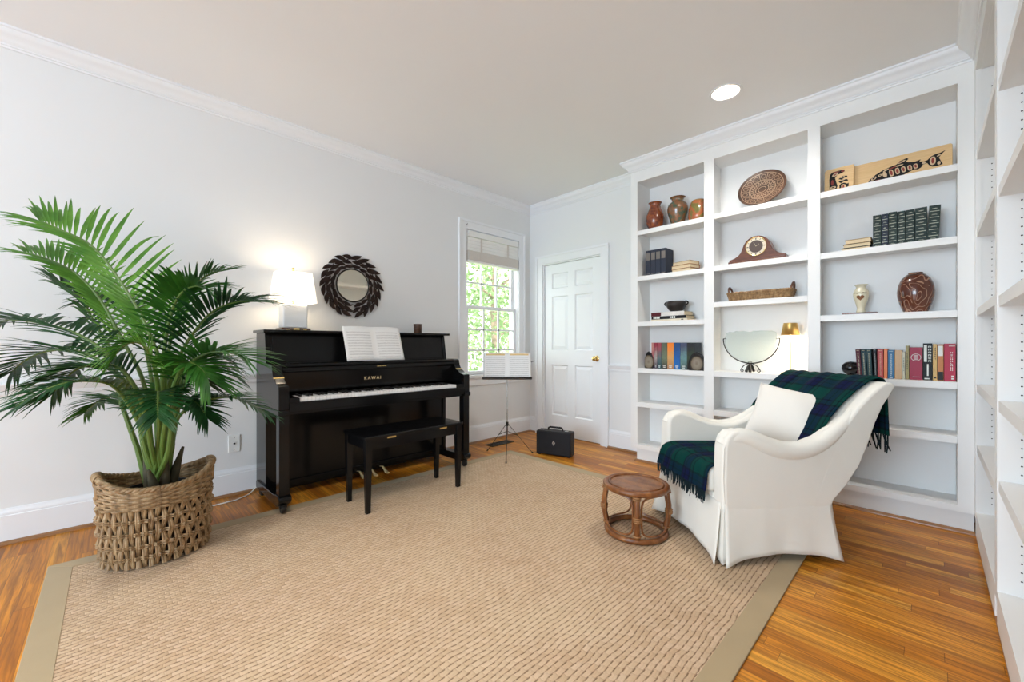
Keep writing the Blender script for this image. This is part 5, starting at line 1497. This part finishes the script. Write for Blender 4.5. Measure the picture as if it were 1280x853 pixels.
# keep texture centred on the dish: mesh is centred, the parent carries the tilt
dish = MB(); dish.v = [(p[0], p[1] - 0.1635, p[2]) for p in mb_.v]; dish.f = mb_.f
obj('dish', dish, pt.m, pth, loc=(0, 0.158, 0))
ez = thing('plate_easel', 'small dark wire easel holding the carved platter', 'easel', (-0.905, 3.590, 2.110))
obj('wire_frame', MB().tube([(-0.05, -0.055, 0.003), (-0.05, 0.0, 0.003), (-0.045, 0.045, 0.12), (0, 0.058, 0.15), (0.045, 0.045, 0.12), (0.05, 0.0, 0.003), (0.05, -0.055, 0.003)], 0.003, 6).tube([(-0.05, -0.055, 0.003), (-0.05, -0.058, 0.02)], 0.003, 6).tube([(0.05, -0.055, 0.003), (0.05, -0.058, 0.02)], 0.003, 6), M['darkmetal'], ez)

# mantel clock
ck = thing('mantel_clock', 'dark mahogany tambour mantel clock on the middle bay shelf above the wicker tray', 'clock', (-0.925, 3.530, 1.692))
half = [(0.190, 0.0), (0.190, 0.038), (0.172, 0.042), (0.150, 0.050), (0.125, 0.066), (0.108, 0.086), (0.098, 0.110), (0.088, 0.140), (0.072, 0.168), (0.048, 0.188), (0.022, 0.198), (0.0, 0.200)]
outl = half + [(-a, b) for a, b in half[::-1]][1:]
bo = obj('case', MB().prism(outl, 'y', -0.035, 0.060), M['clockwood'], ck, bevel=0.004)
obj('base_moulding', MB().box(-0.196, 0.196, -0.042, 0.066, 0.0, 0.024), M['clockwood'], ck, bevel=0.004)
obj('inlay_strip', MB().box(-0.165, 0.165, -0.0430, -0.0415, 0.010, 0.014), M['rattan'], ck, smooth=0)


def disc(r, y0, y1, cx=0.0, cz=0.118, n=48): return MB().prism([(cx + r * math.cos(2 * PI * k / n), cz + r * math.sin(2 * PI * k / n)) for k in range(n)], 'y', y0, y1)


obj('bezel', MB().tube([(0.069 * math.cos(2 * PI * k / 48), -0.040, 0.118 + 0.069 * math.sin(2 * PI * k / 48)) for k in range(48)], 0.0032, 8, closed=True), M['brass'], ck)
dl = obj('dial', disc(0.067, -0.040, -0.036), plain('cream_dial', (0.70, 0.62, 0.48), 0.4), ck, smooth=0, label='cream chapter ring')
obj('dial_centre', disc(0.047, -0.0412, -0.0402), plain('bronze_dial_centre', (0.10, 0.075, 0.065), 0.3), dl, smooth=0)
m = MB()
for k in range(12):
    a = 2 * PI * k / 12; m.obox((0.057 * math.cos(a), -0.0406, 0.118 + 0.057 * math.sin(a)), (math.cos(a), 0, math.sin(a)), (0, 1, 0), (-math.sin(a), 0, math.cos(a)), 0.006, 0.0004, 0.0016 if k % 3 else 0.003)
obj('hour_marks', m, M['blacksatin'], dl, smooth=0)
m = MB()
for a, L_ in ((math.radians(115), 0.036), (math.radians(35), 0.026)):
    m.tube([(0, -0.0430, 0.118), (L_ * math.cos(a), -0.0430, 0.118 + L_ * math.sin(a))], 0.0012, 5)
obj('clock_hands', m, M['gold'], dl)

# wicker tray
tr = thing('wicker_tray', 'long low brown wicker tray with two hoop handles on the middle bay shelf', 'tray', (-0.915, 3.565, 1.404))
m = MB()
for j in range(5):
    z = 0.008 + j * 0.014; gx = 0.205 + 0.004 * j; gy = 0.070 + 0.003 * j
    for ph in (0, PI):
        path = []
        for k in range(140):
            t_ = 2 * PI * k / 140
            cxp = gx * math.copysign(abs(math.cos(t_)) ** 0.35, math.cos(t_)); cyp = gy * math.copysign(abs(math.sin(t_)) ** 0.35, math.sin(t_))
            path.append((cxp, cyp, z + 0.004 * math.sin(k * 0.9 + ph + j)))
        m.tube(path, 0.0062, 6, closed=True)
obj('woven_sides', m, M['traywicker'], tr)
obj('tray_floor', MB().box(-0.195, 0.195, -0.062, 0.062, 0.001, 0.009), M['traywicker'], tr, smooth=0)
hb_ = plain('dark_brown_wicker_handle', (0.16, 0.07, 0.04), 0.5, var=0.3)
for s in (-1, 1):
    obj('handle', MB().tube([(s * 0.205 + s * 0.012 * math.sin(PI * j / 12), 0.048 * math.cos(PI * j / 12), 0.055 + 0.062 * math.sin(PI * j / 12)) for j in range(13)], 0.008, 8), hb_, tr, label='dark brown hoop handle')

# glass half bowl in an iron cradle
gl = N('pale_green_art_glass'); co_ = gl.coord()
gl.set((0.88, 0.94, 0.90), 0.2, Transmission_Weight=0.75, IOR=1.12)
gl.bump(gl.noise(co_, 26, 4, 0.6, 2.0), 0.8, 0.01)
gs = thing('glass_art_panel', 'pale green cast glass half-round panel resting in the iron cradle', 'glass art', (-0.978, 3.545, 0.945))
RG = 0.186
o_ = [(RG * math.cos(PI + PI * k / 40), RG * 0.98 * math.sin(PI + PI * k / 40) + 0.162) for k in range(41)]
rq = random.Random(5)
top_ = [(RG * 0.93, 0.215)] + [(RG * 0.93 - RG * 1.86 * k / 14, 0.222 + 0.006 * rq.uniform(-1, 1)) for k in range(1, 14)] + [(-RG * 0.93, 0.215)]
o_ = o_ + top_
obj('glass_slab', MB().prism(o_, 'y', -0.006, 0.006), gl.m, gs, bevel=0.003)
ir = thing('iron_cradle_stand', 'dark iron crescent cradle stand with scroll feet holding the glass panel', 'stand', (-0.978, 3.545, 0.850))
m = MB().tube([(0.196 * math.cos(PI + PI * k / 36), 0, 0.262 + 0.196 * 0.98 * math.sin(PI + PI * k / 36)) for k in range(37)], 0.0042, 8)
for s in (-1, 1): m.tube([(s * 0.196, 0, 0.262), (s * 0.180, 0, 0.263), (s * 0.172, 0, 0.258)], 0.004, 6)
obj('crescent', m, M['darkmetal'], ir)
for s in (-1, 1):
    sc_ = [(0, 0, 0.068), (s * 0.02, 0, 0.064), (s * 0.045, 0, 0.050), (s * 0.060, 0, 0.030), (s * 0.068, 0, 0.012), (s * 0.060, 0, 0.004), (s * 0.050, 0, 0.008), (s * 0.052, 0, 0.018), (s * 0.060, 0, 0.020)]
    obj('scroll_foot', MB().tube([tuple(catmull([Vector(p) for p in sc_], t / 24)) for t in range(25)], 0.0036, 7), M['darkmetal'], ir)
    obj('leg', MB().tube([(0, 0, 0.066), (s * 0.006, -0.035, 0.045), (s * 0.014, -0.055, 0.006)], [0.006, 0.0095, 0.011], 8), M['darkmetal'], ir)
    obj('leg', MB().tube([(0, 0, 0.066), (s * 0.006, 0.03, 0.045), (s * 0.012, 0.045, 0.006)], [0.006, 0.0085, 0.010], 8), M['darkmetal'], ir)
obj('loop', MB().tube([(0.010 * math.cos(t_), -0.008, 0.078 + 0.010 * math.sin(t_)) for t_ in [2 * PI * k / 14 for k in range(14)]], 0.002, 6, closed=True), M['darkmetal'], ir)

# small brass shelf lamp
sl = thing('accent_lamp', 'slim lit brass table lamp with cone shade in the middle bay behind the armchair', 'lamp', (-0.716, 3.545, 0.850))
gb_ = plain('satin_brass', (0.62, 0.40, 0.13), 0.38, 0.9)
obj('lamp_base', MB().box(-0.052, 0.052, -0.05, 0.05, 0, 0.012), gb_, sl, bevel=0.003)
obj('stem', MB().tube([(0, 0, 0.012), (0, 0, 0.31)], 0.0042, 10), gb_, sl)
obj('lamp_shade', MB().lathe([(0.0575, 0.286), (0.042, 0.372), (0.0, 0.373)], n=40, cap=False), gb_, sl, solid=0.0015)
obj('light_disc', MB().lathe([(0.0, 0.318), (0.040, 0.318), (0.040, 0.324), (0.0, 0.324)], n=24), emit_mat('accent_lamp_diffuser', (1.0, 0.88, 0.68), 14), sl)
light('accent_lamp_glow', 'POINT', (-0.716, 3.545, 0.850 + 0.295), (0, 0, 0), 1.8, (1.0, 0.90, 0.72), shadow_soft_size=0.02)

# carved cedar plaques
def formline(parts):
    return parts


REDP = plain('dark_red_paint', (0.26, 0.03, 0.02), 0.5); BLKP = plain('black_paint', (0.012, 0.010, 0.010), 0.45); PALE = plain('pale_bare_wood', (0.62, 0.45, 0.28), 0.5)


def ell(cx, cz, rx, rz, n=18, rot=0.0, p=1.0):
    o = []
    for k in range(n):
        t_ = 2 * PI * k / n
        a = rx * math.copysign(abs(math.cos(t_)) ** p, math.cos(t_)); b = rz * math.copysign(abs(math.sin(t_)) ** p, math.sin(t_))
        o.append((cx + a * math.cos(rot) - b * math.sin(rot), cz + a * math.sin(rot) + b * math.cos(rot)))
    return o


def paint(parent, name, shapes, mat, y):
    m = MB()
    for o in shapes: m.prism(o, 'y', y, y + 0.0012)
    obj(name, m, mat, parent, smooth=0)


sq = thing('small_wooden_plaque', 'small square cedar plaque painted with a black and red figure, top right shelf', 'plaque', (-0.435, 3.520, 2.098), rot=(math.radians(-6), 0, 0))
bq = obj('board', MB().prism([(-0.078, 0), (0.078, 0), (0.078, 0.175), (-0.065, 0.175), (-0.078, 0.165)], 'y', 0, 0.018), M['cedar'], sq, bevel=0.002)
paint(bq, 'black_figure', [
    [(-0.050, 0.030), (-0.012, 0.026), (-0.006, 0.045), (-0.014, 0.078), (-0.020, 0.105), (-0.008, 0.125), (0.016, 0.130), (0.030, 0.138), (0.030, 0.150), (0.0, 0.152), (-0.034, 0.150), (-0.048, 0.136), (-0.052, 0.10), (-0.050, 0.06)],
    [(-0.002, 0.092), (0.020, 0.108), (0.042, 0.104), (0.048, 0.092), (0.030, 0.094), (0.014, 0.084)],
    [(-0.002, 0.072), (0.022, 0.086), (0.046, 0.078), (0.050, 0.066), (0.030, 0.070), (0.012, 0.060)],
    [(0.004, 0.026), (0.004, 0.048), (0.014, 0.058), (0.030, 0.058), (0.044, 0.048), (0.052, 0.052), (0.054, 0.030), (0.040, 0.022), (0.036, 0.044), (0.024, 0.050), (0.014, 0.044), (0.014, 0.026)]], BLKP, -0.0012)
paint(bq, 'pale_rings', [ell(-0.030, 0.040, 0.016, 0.009), ell(-0.020, 0.128, 0.018, 0.010, rot=0.5), ell(0.020, 0.100, 0.012, 0.003, rot=0.2), ell(0.024, 0.080, 0.012, 0.003, rot=0.2)], PALE, -0.0022)
paint(bq, 'red_marks', [ell(-0.034, 0.075, 0.007, 0.020), ell(-0.018, 0.1445, 0.022, 0.0035), ell(0.020, 0.142, 0.008, 0.005), ell(-0.020, 0.128, 0.009, 0.004, rot=0.5), [(0.020, 0.024), (0.030, 0.024), (0.029, 0.042), (0.021, 0.042)]], REDP, -0.0030)
paint(bq, 'black_pupils', [ell(-0.030, 0.040, 0.009, 0.0035)], BLKP, -0.0036)

lq = thing('long_wooden_plaque', 'long cedar plank painted with a black and red salmon, top right shelf', 'plaque', (-0.140, 3.545, 2.098), rot=(math.radians(-7), 0, 0))
bq = obj('board', MB().prism([(-0.228, 0), (0.228, 0), (0.232, 0.004), (0.232, 0.160), (0.224, 0.168), (-0.228, 0.168)], 'y', 0, 0.020), M['cedar'], lq, bevel=0.003)
fish = [(-0.150, 0.016), (-0.135, 0.040), (-0.110, 0.062), (-0.075, 0.082), (-0.035, 0.096), (-0.012, 0.100), (0.004, 0.118), (0.036, 0.128), (0.044, 0.120), (0.030, 0.104), (0.050, 0.096), (0.072, 0.092), (0.098, 0.098), (0.092, 0.086), (0.112, 0.080), (0.128, 0.084), (0.140, 0.100), (0.160, 0.110), (0.182, 0.112), (0.204, 0.122), (0.184, 0.098), (0.176, 0.084), (0.184, 0.060), (0.192, 0.038), (0.170, 0.034), (0.148, 0.036), (0.134, 0.050), (0.126, 0.066), (0.108, 0.062), (0.100, 0.046), (0.086, 0.038), (0.070, 0.044), (0.040, 0.030), (0.005, 0.016), (-0.020, 0.014), (-0.034, 0.006), (-0.060, 0.002), (-0.052, 0.016), (-0.080, 0.010), (-0.120, 0.008), (-0.142, 0.004)]
fish = [(a, b + 0.010) for a, b in fish]
paint(bq, 'black_fish', [fish], BLKP, -0.0012)
pal = [ell(-0.118, 0.040, 0.015, 0.009, rot=0.6), ell(-0.088, 0.052, 0.010, 0.007, rot=0.5), ell(-0.065, 0.050, 0.010, 0.020, rot=0.25)]
for k, (cx_, cz_) in enumerate([(-0.034, 0.052), (-0.006, 0.056), (0.022, 0.058), (0.050, 0.060), (0.076, 0.062)]): pal.append(ell(cx_, cz_, 0.010, 0.024 - 0.002 * k, rot=0.18, p=0.7))
pal += [ell(0.012, 0.110, 0.020, 0.005, rot=0.35), ell(-0.060, 0.078, 0.016, 0.004, rot=0.5), ell(0.0, 0.090, 0.022, 0.004, rot=0.1), ell(0.112, 0.071, 0.009, 0.007), ell(0.150, 0.072, 0.013, 0.026, p=0.8), ell(0.176, 0.098, 0.010, 0.004, rot=0.5), ell(0.176, 0.050, 0.007, 0.011)]
pal = [[(a, b + 0.010) for a, b in o] for o in pal]
paint(bq, 'pale_shapes', pal, PALE, -0.0022)
red = [ell(-0.034, 0.052, 0.006, 0.017, rot=0.18), ell(-0.006, 0.056, 0.006, 0.016, rot=0.18), ell(0.022, 0.058, 0.005, 0.014, rot=0.18), ell(0.050, 0.060, 0.005, 0.012, rot=0.18), ell(0.076, 0.062, 0.005, 0.011, rot=0.18), ell(0.150, 0.072, 0.006, 0.018), ell(-0.105, 0.020, 0.022, 0.004, rot=0.1), ell(-0.03, 0.084, 0.022, 0.003, rot=0.25), ell(0.010, 0.110, 0.010, 0.002, rot=0.35)]
red = [[(a, b + 0.010) for a, b in o] for o in red]
paint(bq, 'red_shapes', red, REDP, -0.0032)
paint(bq, 'black_pupils', [ell(-0.118, 0.050, 0.008, 0.0045, rot=0.6), ell(-0.088, 0.062, 0.004, 0.003)], BLKP, -0.0038)

# seven dark green gilt volumes and the low stack left of them
enc = plain('dark_green_leather', (0.012, 0.026, 0.020), 0.4, var=0.2); encn = plain('dark_navy_leather', (0.012, 0.018, 0.034), 0.4, var=0.2)
gilt = []
for z0 in (0.155, 0.325, 0.50, 0.665, 0.83): gilt += [(0.08, 0.92, z0, z0 + 0.016)]
for z0 in (0.24, 0.58, 0.91): gilt += [(0.36, 0.64, z0 - 0.012, z0 + 0.012), (0.26, 0.74, z0 - 0.005, z0 + 0.005)]
for z0 in (0.09, 0.42, 0.75): gilt += [(0.24, 0.76, z0 - 0.014, z0 - 0.008), (0.30, 0.70, z0 + 0.002, z0 + 0.008)]
ws = [0.0415, 0.032, 0.0405, 0.0375, 0.041, 0.053, 0.050]; x = -0.262
ws = [w * 1.01 for w in ws]
desc = ['leftmost volume, beside the low stack', 'slimmest volume in navy, second from the low stack', 'third volume from the low stack', 'fourth volume, in the middle of the row', 'fifth volume from the low stack', 'thickest volume, second from the right end', 'last volume, leaning at the right end']
for k, w in enumerate(ws):
    up_book('dark leather book with gilt bands, %s' % desc[k], x + w / 2 + (0.001 if k < 6 else -0.001), 3.520, 1.684, w - 0.0015, 0.140, 0.214 + (0.004 if k == 2 else 0) + (0.002 if k > 4 else 0), encn if k == 1 else enc, 'gilt volumes on the second shelf of the right bay',
            tilt=0.0 if k < 6 else math.radians(2.5), deco=bars(M['paleGilt'], gilt, 'gilt_bands'), pages=M['paper'])
    x += w
och = cmat('ochre_cover', (0.42, 0.22, 0.05)); 
flat_book('small ochre book, topmost of the stack left of the gilt volumes', -0.334, 3.512, 1.684 + 0.0505, 0.135, 0.11, 0.028, och, 0, 'stack left of the gilt volumes')
flat_book('small dark-covered book in the middle of the stack left of the gilt volumes', -0.340, 3.508, 1.684 + 0.025, 0.142, 0.115, 0.025, dkb, 0, 'stack left of the gilt volumes')
flat_book('small dark-covered book at the bottom of the stack left of the gilt volumes', -0.345, 3.505, 1.684, 0.148, 0.12, 0.0245, dkb, 0, 'stack left of the gilt volumes')

# cream vase on a slice of dark wood
wb_ = thing('wooden_slice_stand', 'flat dark brown wooden stand under the cream painted vase', 'stand', (-0.326, 3.555, 1.262))
obj('slab', MB().box(-0.090, 0.090, -0.055, 0.055, 0.0, 0.014), wood_mat('red_brown_slab', (0.05, 0.014, 0.008), (0.15, 0.045, 0.025), (20, 40, 40)), wb_, bevel=0.004)
cv_ = plain('cream_glaze', (0.72, 0.66, 0.48), 0.25, var=0.06, scale=20, coat=0.4)
tv = vase('painted_vase', 'small cream vase with a brown heart-shaped mark on a dark wooden stand', -0.322, 1.2765,
          [(0.0, 0), (0.024, 0), (0.026, 0.006), (0.022, 0.018), (0.020, 0.030), (0.028, 0.060), (0.039, 0.100), (0.042, 0.125), (0.038, 0.145), (0.028, 0.158), (0.024, 0.168), (0.030, 0.180), (0.038, 0.186), (0.034, 0.187), (0.020, 0.170), (0.02, 0.1), (0.0, 0.02)], cv_)
hm_ = MB(); ho = []
for k in range(28):
    t_ = 2 * PI * k / 28
    hx = 16 * math.sin(t_) ** 3; hz = 13 * math.cos(t_) - 5 * math.cos(2 * t_) - 2 * math.cos(3 * t_) - math.cos(4 * t_)
    ho.append((hx * 0.00128, 0.098 + hz * 0.00125))


def on_vase(x_, z_, lift=0.001):
    tb = [(0.060, 0.028), (0.100, 0.039), (0.125, 0.042), (0.145, 0.038), (0.158, 0.028)]
    r = tb[0][1]
    for (za, ra), (zb, rb_) in zip(tb, tb[1:]):
        if za <= z_ <= zb: r = ra + (rb_ - ra) * (z_ - za) / (zb - za)
    r += lift
    return (x_, -math.sqrt(max(0, r * r - x_ * x_)), z_)


vs = [on_vase(0, 0.098, 0.003)] + [on_vase(a, b, 0.003) for a, b in ho]
hm_.add(vs, [(0, 1 + k, 1 + (k + 1) % 28) for k in range(28)])
obj('heart_mark', hm_, plain('brown_glaze_heart', (0.20, 0.07, 0.015), 0.3), tv, label='brown heart-shaped mark')
obj('painted_twig', MB().tube([on_vase(-0.030 + 0.006 * k, 0.128 + 0.003 * math.sin(k * 1.9), 0.001) for k in range(11)], 0.0018, 5), M['darkwood'], tv)

# large brown incised vase
iv = N('incised_brown_vase'); co_ = iv.coord()
nz = iv.noise(iv.mapping(co_, (1, 1, 0.8)), 11, 1, 0.4, 0.6)
cont = iv.math('ABSOLUTE', iv.math('SUBTRACT', iv.math('FRACT', iv.math('MULTIPLY', nz, 9.0)), 0.5))
ln_ = iv.math('LESS_THAN', cont, 0.075)
iv.set(iv.mix(iv.math('MULTIPLY', ln_, 0.8), iv.ramp(iv.noise(co_, 5, 2), [(0.3, (0.06, 0.012, 0.006)), (0.7, (0.14, 0.035, 0.014))]), (0.42, 0.24, 0.15)), 0.2, coat=0.5)
vase('incised_vase', 'large egg-shaped reddish brown vase with swirling incised lines', -0.064, 1.262,
     [(0.0, 0), (0.052, 0), (0.056, 0.006), (0.074, 0.055), (0.084, 0.100), (0.086, 0.130), (0.080, 0.175), (0.065, 0.212), (0.045, 0.234), (0.034, 0.240), (0.034, 0.248), (0.030, 0.248), (0.028, 0.236), (0.05, 0.15), (0.0, 0.02)], iv.m)

# black egg-shaped stone on a stand
eg = thing('polished_stone', 'polished black egg-shaped stone beside the row of coloured books', 'ornament', (-0.372, 3.535, 0.862))
obj('stone', MB().lathe([(0.0, 0.0), (0.022, 0.004), (0.040, 0.020), (0.048, 0.045), (0.043, 0.068), (0.028, 0.084), (0.0, 0.091)], n=36, sx=1.05), plain('black_polished_stone', (0.006, 0.005, 0.006), 0.08, coat=0.5), eg)
es = thing('stone_stand', 'tiny three-legged wooden stand under the polished black stone', 'stand', (-0.372, 3.535, 0.850))
m = MB().tube(ringpath(0.020, 0.012, 20), 0.003, 6, closed=True)
obj('ring', m, M['darkwood'], es)
for k in range(3):
    a = 2 * PI * k / 3 + 0.5; obj('leg', MB().tube([(0.018 * math.cos(a), 0.018 * math.sin(a), 0.012), (0.026 * math.cos(a), 0.026 * math.sin(a), 0.0)], 0.0028, 6), M['darkwood'], es)

# row of coloured books on the right shelf
RB = [  # width, height, colour, description, lean, print colour
    (0.0255, 0.183, (0.080, 0.010, 0.020), 'slim dark maroon book leaning at the left end of the coloured row', -3.5, 'g'),
    (0.0270, 0.183, (0.012, 0.040, 0.050), 'dark teal book beside the leaning maroon book', -3.0, 'g'),
    (0.0265, 0.183, (0.014, 0.045, 0.052), 'dark teal book to the left of the slim black book', -2.6, 'g'),
    (0.0170, 0.188, (0.012, 0.010, 0.012), 'slim black book left of the red cloth book', -2.0, 's'),
    (0.0300, 0.184, (0.42, 0.035, 0.035), 'red cloth book with gilt title between the black and orange books', -0.6, 'g'),
    (0.0190, 0.188, (0.72, 0.20, 0.07), 'slim orange book between the red and blue books', 0, None),
    (0.0330, 0.180, (0.005, 0.110, 0.250), 'bright blue book beside the slim orange book', 0, 's'),
    (0.0350, 0.180, (0.52, 0.33, 0.18), 'plain tan cloth book right of the bright blue book', 0, None),
    (0.0155, 0.170, (0.50, 0.47, 0.36), 'thin pale cream book right of the plain tan book', 0, 'd'),
    (0.0180, 0.208, (0.30, 0.25, 0.10), 'thin olive and violet book left of the wide crimson book', 0, 'd'),
    (0.0600, 0.198, (0.30, 0.006, 0.040), 'wide crimson book with a round emblem on its spine', 0, 'emblem'),
    (0.0430, 0.222, (0.010, 0.012, 0.012), 'tall black book with large pale lettering', 0, 'big'),
    (0.0200, 0.218, (0.62, 0.40, 0.14), 'slim golden yellow book right of the tall black book', 0, 'd2'),
    (0.0275, 0.216, (0.50, 0.18, 0.05), 'orange-brown patchwork book left of the last crimson book', 0, 'patch'),
    (0.0500, 0.220, (0.40, 0.008, 0.045), 'tall crimson book with white script at the right end of the row', 0, 'script'),
]
x = -0.330; scl = (0.104 + 0.330) / sum(b[0] for b in RB)
for k, (w, h, c, d_, ln, pr) in enumerate(RB):
    w = w * scl
    mt_ = plain('book_cloth_%d' % k, c, 0.5, var=0.08, scale=80)
    dec = None
    if pr in ('g', 's'): dec = letters(M['gold'] if pr == 'g' else M['silverprint'], 0.10, 0.88, 16, 0.40, 0.62, k, [(0.25, 0.75, 0.03, 0.045), (0.2, 0.8, 0.95, 0.96)])
    elif pr == 'd': dec = letters(BLKP, 0.3, 0.8, 8, 0.35, 0.65, k)
    elif pr == 'd2': dec = letters(BLKP, 0.58, 0.92, 6, 0.25, 0.7, k, [(0.2, 0.8, 0.06, 0.10)])
    elif pr == 'big': dec = letters(M['silverprint'], 0.50, 0.96, 6, 0.55, 0.88, k, [(0.1, 0.42, 0.5, 0.96), (0.42, 0.6, 0.12, 0.44), (0.15, 0.7, 0.03, 0.06)])
    elif pr == 'patch':
        def dec(cv, w_, h_, k=k):
            bars(M['silverprint'], [(0.12, 0.88, 0.68, 0.96)])(cv, w_, h_)
            bars(BLKP, [(0.3, 0.7, 0.74 + 0.05 * q, 0.755 + 0.05 * q) for q in range(4)] + [(0.05, 0.95, 0.02, 0.25)])(cv, w_, h_) if False else None
            bars(BLKP, [(0.05, 0.95, 0.02, 0.25)], 'dark_panel')(cv, w_, h_)
    elif pr == 'script': dec = letters(M['silverprint'], 0.28, 0.80, 9, 0.55, 0.75, k, [(0.62, 0.85, 0.05, 0.09), (0.62, 0.85, 0.11, 0.15), (0.4, 0.95, 0.93, 0.945)])
    elif pr == 'emblem':
        def dec(cv, w_, h_):
            rp_ = [(0.021 * math.cos(2 * PI * q / 32), -0.0004, h_ * 0.69 + 0.021 * math.sin(2 * PI * q / 32)) for q in range(32)]
            m_ = MB().tube(rp_, 0.0015, 5, closed=True)
            for q in range(5): m_.box(-0.010 + 0.002 * (q % 2), 0.010 - 0.002 * (q % 2), -0.0008, 0, h_ * 0.69 - 0.013 + q * 0.006, h_ * 0.69 - 0.0105 + q * 0.006)
            m_.box(-0.016, 0.016, -0.0008, 0, h_ * 0.085, h_ * 0.095)
            obj('round_emblem', m_, M['silverprint'], cv, smooth=0)
    z_off = 0.0
    up_book(d_, x + w / 2 - (0.006 if ln < -2 else 0), 3.505, 0.8503 + abs(math.sin(math.radians(ln))) * w * 0.5, w - 0.0022, 0.135, h, mt_, 'coloured books on the fourth shelf of the right bay', tilt=math.radians(ln), deco=dec)
    x += w
